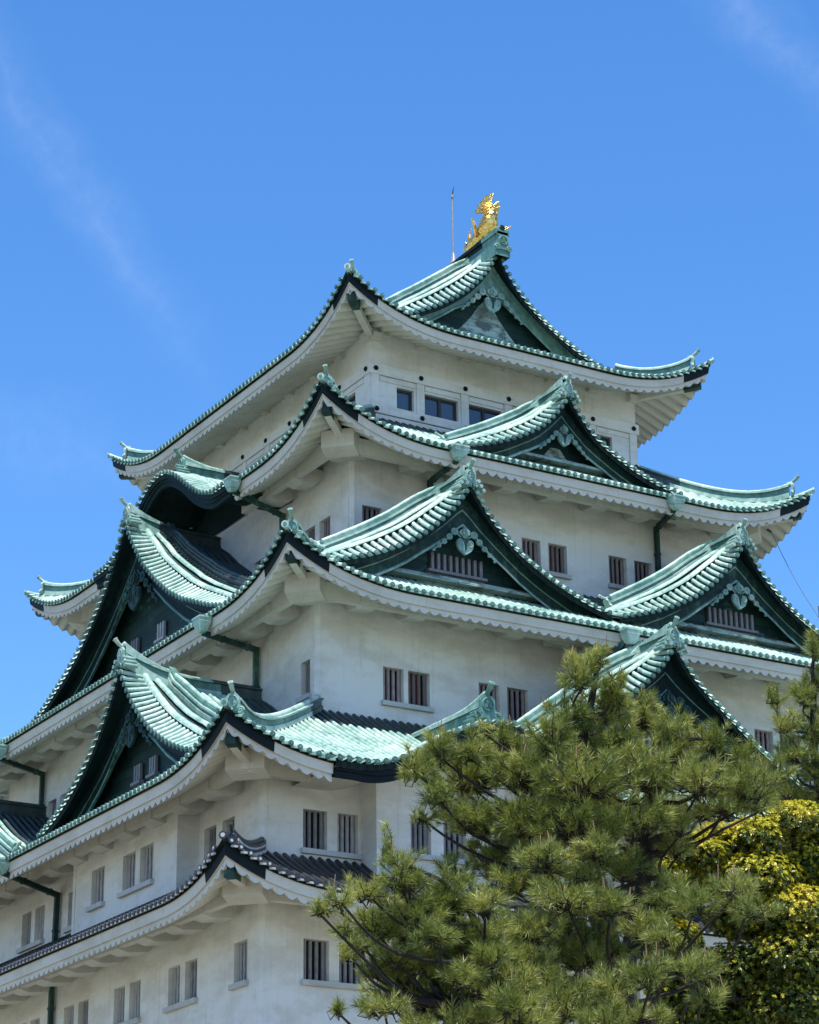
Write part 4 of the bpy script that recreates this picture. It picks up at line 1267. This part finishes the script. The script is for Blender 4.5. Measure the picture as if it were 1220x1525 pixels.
# ------------------------------------------------------------------ trees
# centre x, y, z, half width, half height of each foliage pad (metres)
PINE_TALL = [(-37.15,-65.39,8.86,0.13,0.23), (-37.35,-65.37,8.65,0.24,0.24), (-36.87,-65.28,8.64,0.16,0.22), (-36.81,-65.02,8.55,0.33,0.31), (-37.37,-65.22,8.31,0.32,0.22), (-36.24,-64.87,8.55,0.26,0.25), (-36.09,-65.22,8.30,0.29,0.23), (-35.85,-65.49,8.18,0.23,0.21), (-35.60,-65.64,8.01,0.21,0.15), (-36.79,-64.97,8.15,0.57,0.31), (-37.66,-65.32,8.03,0.32,0.25), (-37.75,-64.61,8.17,0.18,0.16), (-37.57,-64.69,8.08,0.24,0.13), (-38.24,-64.78,7.96,0.21,0.19), (-38.08,-64.81,8.17,0.06,0.10), (-38.55,-64.74,7.93,0.22,0.21), (-38.79,-64.70,7.73,0.22,0.20), (-38.00,-64.40,7.83,0.48,0.29), (-37.75,-64.96,7.73,0.50,0.24), (-37.38,-65.44,7.60,0.63,0.34), (-36.59,-65.34,7.79,0.58,0.26), (-36.18,-65.65,7.70,0.49,0.25), (-35.58,-65.63,7.70,0.37,0.29), (-38.61,-64.76,7.45,0.25,0.15), (-38.61,-64.49,7.31,0.15,0.10), (-38.23,-64.74,7.31,0.32,0.22), (-37.77,-64.98,7.26,0.52,0.22), (-37.41,-65.34,7.19,0.57,0.25), (-36.76,-65.42,7.31,0.43,0.20), (-36.29,-65.44,7.30,0.21,0.20), (-35.80,-65.56,7.50,0.31,0.14), (-35.17,-65.31,7.66,0.24,0.13), (-35.62,-64.96,7.62,0.32,0.16), (-37.75,-64.38,8.00,0.30,0.22), (-37.09,-64.47,8.08,0.35,0.24), (-36.07,-65.10,8.08,0.34,0.23), (-37.78,-64.45,7.06,0.35,0.16), (-37.88,-65.50,6.78,0.39,0.16), (-37.44,-65.67,6.88,0.26,0.15), (-37.86,-65.78,6.35,0.41,0.17), (-37.47,-65.86,6.32,0.35,0.16), (-37.88,-64.99,6.66,0.28,0.17), (-37.28,-66.91,6.14,0.26,0.15), (-36.96,-67.06,6.30,0.29,0.14), (-37.06,-67.43,6.02,0.22,0.13), (-37.70,-67.40,5.46,0.24,0.15), (-37.74,-66.79,5.53,0.30,0.17), (-37.74,-66.28,5.46,0.24,0.19), (-37.18,-66.31,5.96,0.23,0.13), (-37.51,-67.28,5.27,0.19,0.12), (-37.64,-64.72,6.29,0.43,0.16), (-37.29,-64.99,6.02,0.36,0.25), (-36.71,-64.72,6.18,0.35,0.16), (-37.62,-63.61,7.97,0.34,0.17), (-37.13,-63.65,8.18,0.40,0.23), (-36.59,-63.54,8.14,0.38,0.23), (-36.53,-64.20,8.11,0.39,0.18), (-35.99,-64.33,8.12,0.34,0.23), (-37.43,-63.42,7.72,0.41,0.24), (-36.62,-63.39,7.82,0.31,0.22), (-36.33,-63.66,7.89,0.32,0.18), (-36.38,-64.30,7.72,0.31,0.22), (-35.44,-64.08,7.86,0.42,0.23), (-37.34,-63.50,7.60,0.39,0.17), (-36.70,-63.38,7.59,0.34,0.24), (-36.19,-63.33,7.72,0.42,0.20), (-36.26,-64.21,7.53,0.35,0.22), (-35.66,-64.31,7.42,0.40,0.22), (-37.42,-63.26,7.14,0.28,0.18), (-37.01,-63.42,7.25,0.35,0.22), (-36.32,-63.02,7.48,0.30,0.16), (-36.25,-64.02,7.29,0.35,0.18), (-35.82,-64.00,7.21,0.36,0.18), (-36.91,-63.35,7.07,0.36,0.20), (-36.43,-63.40,7.10,0.33,0.19), (-36.06,-63.80,6.92,0.37,0.18), (-35.60,-64.03,6.94,0.34,0.20), (-36.54,-63.22,6.62,0.38,0.16), (-35.94,-63.27,6.59,0.42,0.19), (-35.51,-63.64,6.70,0.35,0.17), (-36.73,-65.14,6.92,0.31,0.19), (-36.49,-65.54,6.60,0.32,0.19), (-37.45,-65.46,6.68,0.24,0.16), (-36.98,-65.74,6.17,0.27,0.19), (-36.11,-65.18,7.13,0.20,0.12), (-37.16,-65.13,6.17,0.28,0.14)]
PINE_TALL_STEM = [(-35.88,-64.11,-0.2,0.196), (-36.08,-64.26,2.66,0.155), (-36.18,-64.31,5.32,0.135), (-36.33,-64.44,5.81,0.125), (-36.53,-64.53,6.30,0.115), (-36.82,-64.61,6.85,0.100), (-37.06,-64.76,7.52,0.075), (-37.09,-65.02,8.13,0.050), (-37.08,-65.25,8.62,0.028), (-37.13,-65.37,8.96,0.012)]
PINE_TALL_FORK = [(-35.82,-64.02,-0.2,0.145), (-36.02,-64.17,2.67,0.115), (-36.12,-64.22,5.33,0.100), (-36.30,-64.40,5.82,0.110), (-36.15,-64.47,6.48,0.085), (-36.10,-64.63,7.05,0.075), (-36.19,-64.86,7.68,0.055), (-36.13,-65.23,8.14,0.030), (-35.89,-65.52,8.17,0.015)]
PINE_LOW = [(-39.74,-65.75,6.61,0.06,0.24), (-39.61,-65.79,6.38,0.29,0.25), (-39.90,-65.67,6.23,0.28,0.11), (-40.31,-65.89,6.07,0.20,0.10), (-40.44,-65.81,5.99,0.14,0.08), (-39.62,-65.34,6.04,0.33,0.16), (-39.43,-65.70,6.05,0.32,0.20), (-39.05,-65.69,6.27,0.32,0.24), (-39.53,-65.55,5.72,0.27,0.14), (-39.82,-65.45,5.81,0.21,0.08), (-39.85,-65.25,5.75,0.15,0.06), (-39.07,-65.43,5.67,0.31,0.21), (-38.81,-65.61,5.90,0.40,0.23), (-38.68,-65.85,5.51,0.39,0.27), (-38.06,-65.57,5.67,0.31,0.26), (-38.00,-65.97,5.37,0.37,0.23), (-38.59,-66.10,5.18,0.31,0.14), (-38.98,-65.84,5.17,0.32,0.12), (-39.85,-65.79,5.22,0.29,0.11), (-40.01,-65.36,5.24,0.16,0.06), (-39.48,-65.77,5.11,0.25,0.06), (-38.60,-65.15,5.57,0.25,0.16), (-37.93,-66.42,5.16,0.31,0.15), (-37.34,-66.16,5.28,0.34,0.13), (-38.91,-64.60,6.20,0.29,0.20), (-38.57,-64.82,6.22,0.32,0.21), (-38.46,-65.41,6.03,0.28,0.15), (-38.04,-65.46,6.12,0.35,0.20), (-37.53,-65.21,6.29,0.26,0.20), (-38.74,-64.84,5.96,0.34,0.16), (-38.38,-64.92,6.02,0.24,0.20), (-38.30,-65.37,5.85,0.31,0.14), (-37.68,-65.15,5.96,0.26,0.19), (-37.33,-65.30,5.96,0.25,0.16), (-38.83,-64.32,5.64,0.35,0.15), (-38.42,-64.50,5.67,0.33,0.16), (-38.18,-64.94,5.61,0.26,0.20), (-37.92,-65.24,5.64,0.24,0.18), (-37.38,-65.15,5.67,0.30,0.15), (-38.77,-64.78,5.44,0.34,0.19), (-38.16,-64.63,5.51,0.27,0.20), (-38.22,-65.28,5.31,0.28,0.16), (-37.70,-65.02,5.38,0.32,0.18), (-37.42,-65.39,5.43,0.28,0.21), (-38.97,-66.17,5.67,0.24,0.16), (-39.21,-66.11,5.48,0.20,0.14), (-38.89,-66.35,5.24,0.30,0.18), (-39.50,-66.16,5.80,0.27,0.13), (-39.45,-65.31,6.22,0.19,0.12), (-39.37,-65.70,6.16,0.25,0.13), (-38.98,-65.57,6.22,0.22,0.16), (-38.90,-66.00,6.15,0.25,0.15), (-39.58,-65.27,5.95,0.22,0.13), (-39.42,-65.52,5.92,0.24,0.13), (-39.05,-65.42,5.97,0.26,0.12), (-38.91,-65.76,5.92,0.27,0.17), (-39.50,-65.13,5.68,0.24,0.15), (-39.36,-65.41,5.65,0.28,0.16), (-39.05,-65.42,5.67,0.27,0.15), (-38.75,-65.50,5.68,0.26,0.12), (-39.37,-65.16,5.42,0.25,0.15), (-39.14,-65.29,5.42,0.23,0.13), (-38.88,-65.38,5.42,0.19,0.15), (-38.54,-65.40,5.45,0.23,0.15), (-39.77,-65.12,5.99,0.21,0.07)]
PINE_LOW_STEM = [(-38.63,-65.21,-0.2,0.102), (-38.83,-65.36,2.53,0.081), (-38.93,-65.41,5.06,0.070), (-38.82,-65.60,5.34,0.060), (-38.73,-65.67,5.66,0.050), (-38.82,-65.76,5.99,0.035), (-39.16,-65.82,6.31,0.022), (-39.59,-65.87,6.43,0.012)]
PINE_RIGHT = [(-31.82,-61.64,10.21,0.18,0.15), (-31.65,-61.61,9.92,0.25,0.20), (-31.32,-61.62,10.34,0.20,0.28), (-31.18,-61.53,9.95,0.30,0.28), (-31.49,-61.56,9.58,0.34,0.23), (-31.09,-61.50,9.46,0.35,0.31), (-31.81,-61.49,9.31,0.37,0.23), (-31.25,-61.79,10.89,0.10,0.28), (-31.14,-61.70,10.54,0.13,0.25), (-31.23,-61.05,9.23,0.50,0.25), (-30.76,-61.19,9.17,0.33,0.33), (-31.70,-60.84,9.13,0.33,0.20), (-30.65,-61.45,9.89,0.33,0.50), (-30.71,-61.73,10.59,0.33,0.50)]
PINE_RIGHT_STEM = [(-29.72,-60.26,-0.2,0.203), (-29.92,-60.41,3.14,0.161), (-30.02,-60.46,6.28,0.140), (-30.30,-60.85,7.52,0.120), (-30.63,-61.17,8.68,0.090), (-31.03,-61.42,9.51,0.055), (-31.21,-61.66,10.28,0.030), (-31.25,-61.80,10.93,0.012)]
BROAD = [(-33.56,-63.95,7.96,0.38,0.22), (-34.03,-63.83,7.77,0.33,0.22), (-34.38,-63.59,7.70,0.32,0.22), (-34.66,-63.46,7.50,0.26,0.21), (-34.41,-63.41,7.34,0.36,0.22), (-33.29,-63.81,7.56,0.44,0.28), (-33.99,-63.79,7.34,0.50,0.26), (-33.65,-63.95,6.95,0.51,0.30), (-34.00,-63.49,6.96,0.43,0.24), (-34.71,-63.69,7.54,0.31,0.21), (-34.76,-63.08,7.08,0.26,0.22), (-35.45,-63.68,6.55,0.21,0.18), (-35.59,-64.08,6.53,0.23,0.20), (-35.30,-63.99,6.50,0.25,0.21), (-34.97,-63.56,7.32,0.21,0.17), (-34.24,-62.66,6.84,0.29,0.22), (-33.63,-63.87,6.47,0.58,0.33), (-33.99,-63.36,6.38,0.57,0.33), (-33.54,-63.71,6.00,0.65,0.33), (-33.91,-62.98,5.98,0.58,0.26), (-34.03,-62.46,6.37,0.44,0.34), (-32.80,-63.94,7.47,0.51,0.44), (-32.65,-63.67,6.66,0.58,0.51), (-33.07,-63.97,7.88,0.36,0.26), (-34.07,-62.36,5.95,0.44,0.22)]
BROAD_STEM = [(-32.95,-62.89,-0.2,0.160), (-33.15,-63.04,2.81,0.127), (-33.25,-63.09,5.62,0.110), (-33.39,-63.28,6.22,0.090), (-33.43,-63.49,6.76,0.070), (-33.50,-63.76,7.44,0.045), (-33.55,-63.94,7.91,0.020)]


def leafmat(name, a, b_, c3, rough, spec, trans, sc=2.2):
    m, nt, b = new_mat(name); n = NT(nt)
    f = n.noise(sc, 4); f2 = n.noise(38, 2)
    col = n.ramp(n.math('ADD', n.math('MULTIPLY', f, 0.55), n.math('MULTIPLY', f2, 0.45)), [(0.36, a), (0.50, b_), (0.64, c3)])
    n.set(b, Base_Color=col, Roughness=rough, Specular_IOR_Level=spec)
    tr = nt.nodes.new('ShaderNodeBsdfTranslucent'); nt.links.new(n.mix(0.5, col, (1.0, 0.95, 0.35), 'MULTIPLY'), tr.inputs['Color'])
    mx = nt.nodes.new('ShaderNodeMixShader'); mx.inputs[0].default_value = trans
    out = [q for q in nt.nodes if q.type == 'OUTPUT_MATERIAL'][0]
    nt.links.new(b.outputs[0], mx.inputs[1]); nt.links.new(tr.outputs[0], mx.inputs[2]); nt.links.new(mx.outputs[0], out.inputs[0])
    return m


NEEDLE = leafmat('pine_needles', (0.08, 0.12, 0.022), (0.22, 0.26, 0.05), (0.52, 0.51, 0.15), 0.42, 0.5, 0.25)
BARK = simple('pine_bark', (0.022, 0.018, 0.015), 0.95, 0.6, 9)
CANDLE = simple('pine_shoot', (0.24, 0.15, 0.09), 0.8, 0.3, 12)
OLDLEAF = leafmat('glossy_green_leaf', (0.04, 0.07, 0.015), (0.12, 0.155, 0.03), (0.28, 0.28, 0.05), 0.34, 0.5, 0.2)
NEWLEAF = leafmat('young_yellow_leaf', (0.30, 0.33, 0.025), (0.56, 0.53, 0.04), (0.70, 0.56, 0.07), 0.35, 0.5, 0.3)


def mesh_np(name, V, loops_per, mat, parent, midx=None, mats=None):
    V = np.asarray(V, dtype=np.float32).reshape(-1, 3); nf = len(V) // loops_per
    me = bpy.data.meshes.new(name)
    me.vertices.add(len(V)); me.vertices.foreach_set('co', V.ravel())
    me.loops.add(len(V)); me.loops.foreach_set('vertex_index', np.arange(len(V), dtype=np.int32))
    me.polygons.add(nf)
    me.polygons.foreach_set('loop_start', np.arange(nf, dtype=np.int32) * loops_per)
    for mt in (mats or [mat]): me.materials.append(mt)
    if midx is not None: me.polygons.foreach_set('material_index', np.asarray(midx, dtype=np.int32))
    me.update(calc_edges=True)
    o = bpy.data.objects.new(name, me); COL.objects.link(o); o.parent = parent
    return o


def unit(v): return v / np.maximum(np.linalg.norm(v, axis=-1, keepdims=True), 1e-9)


def stem_mesh(mb, path, seg=9):
    pts = [Vector(p[:3]) for p in path]; rr = [p[3] for p in path]
    P2, R2 = [], []
    for i in range(len(pts) - 1):
        a = pts[max(i - 1, 0)]; b_, c = pts[i], pts[i + 1]; d = pts[min(i + 2, len(pts) - 1)]
        for q in range(5):
            t = q / 5
            P2.append(0.5 * ((2 * b_) + (c - a) * t + (2 * a - 5 * b_ + 4 * c - d) * t * t + (3 * b_ - a - 3 * c + d) * t ** 3)); R2.append(rr[i] * (1 - t) + rr[i + 1] * t)
    P2.append(pts[-1]); R2.append(rr[-1])
    mb.tube(P2, R2, seg, 0)
    return P2, R2


def limb_to(mb, stem, target, rs, tip, rng):
    """a limb leaving the stem below the pad and rising into it"""
    best = min(range(len(stem)), key=lambda i: (stem[i] - target).length + max(0, stem[i].z - target.z + 0.25) * 2.5)
    s_ = stem[best]; n = 7; pts = []
    side = Vector((rng.uniform(-1, 1), rng.uniform(-1, 1), 0)) * 0.10
    for i in range(n + 1):
        t = i / n
        p = s_.lerp(target, t) + Vector((0, 0, -0.22 * sin(pi * t) * min(1, (target - s_).length / 1.5))) + side * sin(2.2 * pi * t)
        pts.append(p)
    r0 = min(rs[best] * 0.5, 0.028)
    mb.tube(pts, [r0 * (1 - t / n) + tip * (t / n) for t in range(n + 1)], 6, 0)
    return pts


def pine(name, label, stems, pads, seed, dens, nlen, cam_scale, group='pines before the castle'):
    rng = np.random.default_rng(seed); pr = random.Random(seed)
    base = stems[0][0]
    root = tag(empty(name, (0, 0, 0)), label, 'tree', group)
    tb = MB(); SP_, SR = [], []
    for st in stems:
        p, r = stem_mesh(tb, st); SP_ += p; SR += r
    tk = tb.build('trunk', BARK, root)
    lb = MB(); needles = []; candles = lb
    for (x, y, z, rx, rz) in pads:
        c = Vector((x, y, z))
        limb_to(lb, SP_, c + Vector((0, 0, -rz * 0.5)), SR, 0.010, pr)
        n = max(5, int(dens * rx * rz / (nlen * nlen)))
        # shoots spread through the pad's volume, more of them near its upper skin
        d = unit(rng.normal(size=(n, 3))); rad = rng.random(n) ** 0.45
        off = d * rad[:, None] * np.array([rx, rx * 0.85, rz])
        off[:, 2] = np.where(off[:, 2] < 0, off[:, 2] * 0.7, off[:, 2])
        hub = c + Vector((0, 0, -rz * 0.55))
        for q in range(n):
            tip = np.array([x, y, z]) + off[q]
            out = unit(off[q] / np.array([rx, rx, rz]) + np.array([0, 0, 0.55]) + rng.normal(size=3) * 0.30)
            L = nlen * rng.uniform(0.75, 1.3)
            a = Vector(tip - out * L * 1.0)
            if rng.random() < 0.75:
                mid = hub.lerp(a, 0.55) + Vector((rng.normal() * .02, rng.normal() * .02, rng.normal() * .03 - 0.02))
                st_ = hub.lerp(a, 0.15) + Vector((rng.normal() * rx * .12, rng.normal() * rx * .12, 0))
                lb.tube([st_, mid, a, Vector(tip)], [0.008, 0.006, 0.0045, 0.003], 4, 0, False)
            k = int(rng.integers(46, 66))
            t = rng.random(k) ** 0.8
            bp = tip[None, :] - out[None, :] * (L * 0.95 * (1 - t))[:, None]
            az = rng.random(k) * 2 * pi
            ref = np.array([0.0, 0.0, 1.0]) if abs(out[2]) < 0.9 else np.array([1.0, 0, 0])
            u = unit(np.cross(out, ref)); v = np.cross(out, u)
            sp = np.radians(rng.uniform(28, 72, k)) * (1.05 - 0.45 * t)
            dirn = out[None, :] * np.cos(sp)[:, None] + (u[None, :] * np.cos(az)[:, None] + v[None, :] * np.sin(az)[:, None]) * np.sin(sp)[:, None]
            ln = nlen * rng.uniform(0.75, 1.15, k)
            tipn = bp + dirn * ln[:, None] + np.array([0, 0, -0.10])[None, :] * (ln * 0.25)[:, None]
            w = unit(np.cross(dirn, rng.normal(size=(k, 3)))) * (0.0028 * cam_scale)
            tri = np.stack([bp - w, bp + w, tipn], axis=1)
            needles.append(tri.reshape(-1, 3))
            if off[q][2] > rz * 0.25 and rng.random() < 0.22:
                h = rng.uniform(0.05, 0.14)
                candles.tube([Vector(tip), Vector(tip) + Vector((rng.normal() * .012, rng.normal() * .012, h))], [0.006, 0.004], 5, 1)
    lb.build('branches', [BARK, CANDLE], root)
    mesh_np('crown', np.concatenate(needles), 3, NEEDLE, root)
    return root


pine('pine_tree', 'tall green pine in the middle, its spire in front of the third storey windows', [PINE_TALL_STEM, PINE_TALL_FORK], PINE_TALL, 11, 9.5, 0.115, 1.0)
pine('pine_tree', 'low spreading pine at bottom centre with boughs reaching left over the ground storey', [PINE_LOW_STEM], PINE_LOW, 23, 9.5, 0.11, 1.0)
pine('pine_tree', 'pine at the right edge, its thin top against the third eave', [PINE_RIGHT_STEM], PINE_RIGHT, 37, 8.0, 0.125, 1.15)


def broadleaf(name, label, stem, pads, seed):
    rng = np.random.default_rng(seed); pr = random.Random(seed)
    root = tag(empty(name), label, 'tree')
    tb = MB(); S1, R1 = stem_mesh(tb, stem); tb.build('trunk', BARK, root)
    lb = MB(); V = []; mi = []
    cx = np.mean([p[:3] for p in pads], axis=0)
    for (x, y, z, rx, rz) in pads:
        limb_to(lb, S1, Vector((x, y, z - rz * 0.4)), R1, 0.008, pr)
        n = int(1050 * rx * rz / 0.09)
        d = unit(rng.normal(size=(n, 3))); rad = rng.random(n) ** 0.4
        off = d * rad[:, None] * np.array([rx, rx * 0.9, rz])
        for q in range(n):
            tip = np.array([x, y, z]) + off[q]
            out = unit(d[q] + np.array([0, 0, 0.8]) + rng.normal(size=3) * 0.35)
            if rng.random() < 0.3: lb.tube([Vector((x, y, z - rz * .4)).lerp(Vector(tip), 0.35), Vector(tip)], [0.006, 0.003], 4, 0, False)
            ref = np.array([0.0, 0.0, 1.0]) if abs(out[2]) < 0.9 else np.array([1.0, 0, 0])
            u = unit(np.cross(out, ref)); v = np.cross(out, u)
            k = int(rng.integers(7, 11))
            young = rng.random() < (0.30 + 2.3 * max(0.0, rad[q] - 0.35) / 0.65 * max(0.0, 0.30 + d[q][2] * 0.8)) * (1.0 if z > cx[2] - 0.1 else 0.35)
            for i in range(k):
                a = 2 * pi * i / k + rng.random() * .6; tilt = radians(rng.uniform(35, 80))
                dr = out * cos(tilt) + (u * cos(a) + v * sin(a)) * sin(tilt)
                sd_ = unit(np.cross(dr, out)); L = rng.uniform(0.034, 0.056) * (0.8 if young else 1.0); W = L * 0.24
                nn = np.cross(sd_, dr)
                p0 = tip; p1 = tip + dr * L * .5 + sd_ * W + nn * .004; p2 = tip + dr * L - np.array([0, 0, .008]); p3 = tip + dr * L * .5 - sd_ * W + nn * .004
                V += [p0, p1, p2, p3]; mi.append(1 if young else 0)
    lb.build('branches', BARK, root)
    mesh_np('crown', np.array(V), 4, None, root, mi, [OLDLEAF, NEWLEAF])
    return root


broadleaf('broadleaf_tree', 'rounded broadleaf tree at bottom right with glossy leaves and yellow new growth', BROAD_STEM, BROAD, 5)
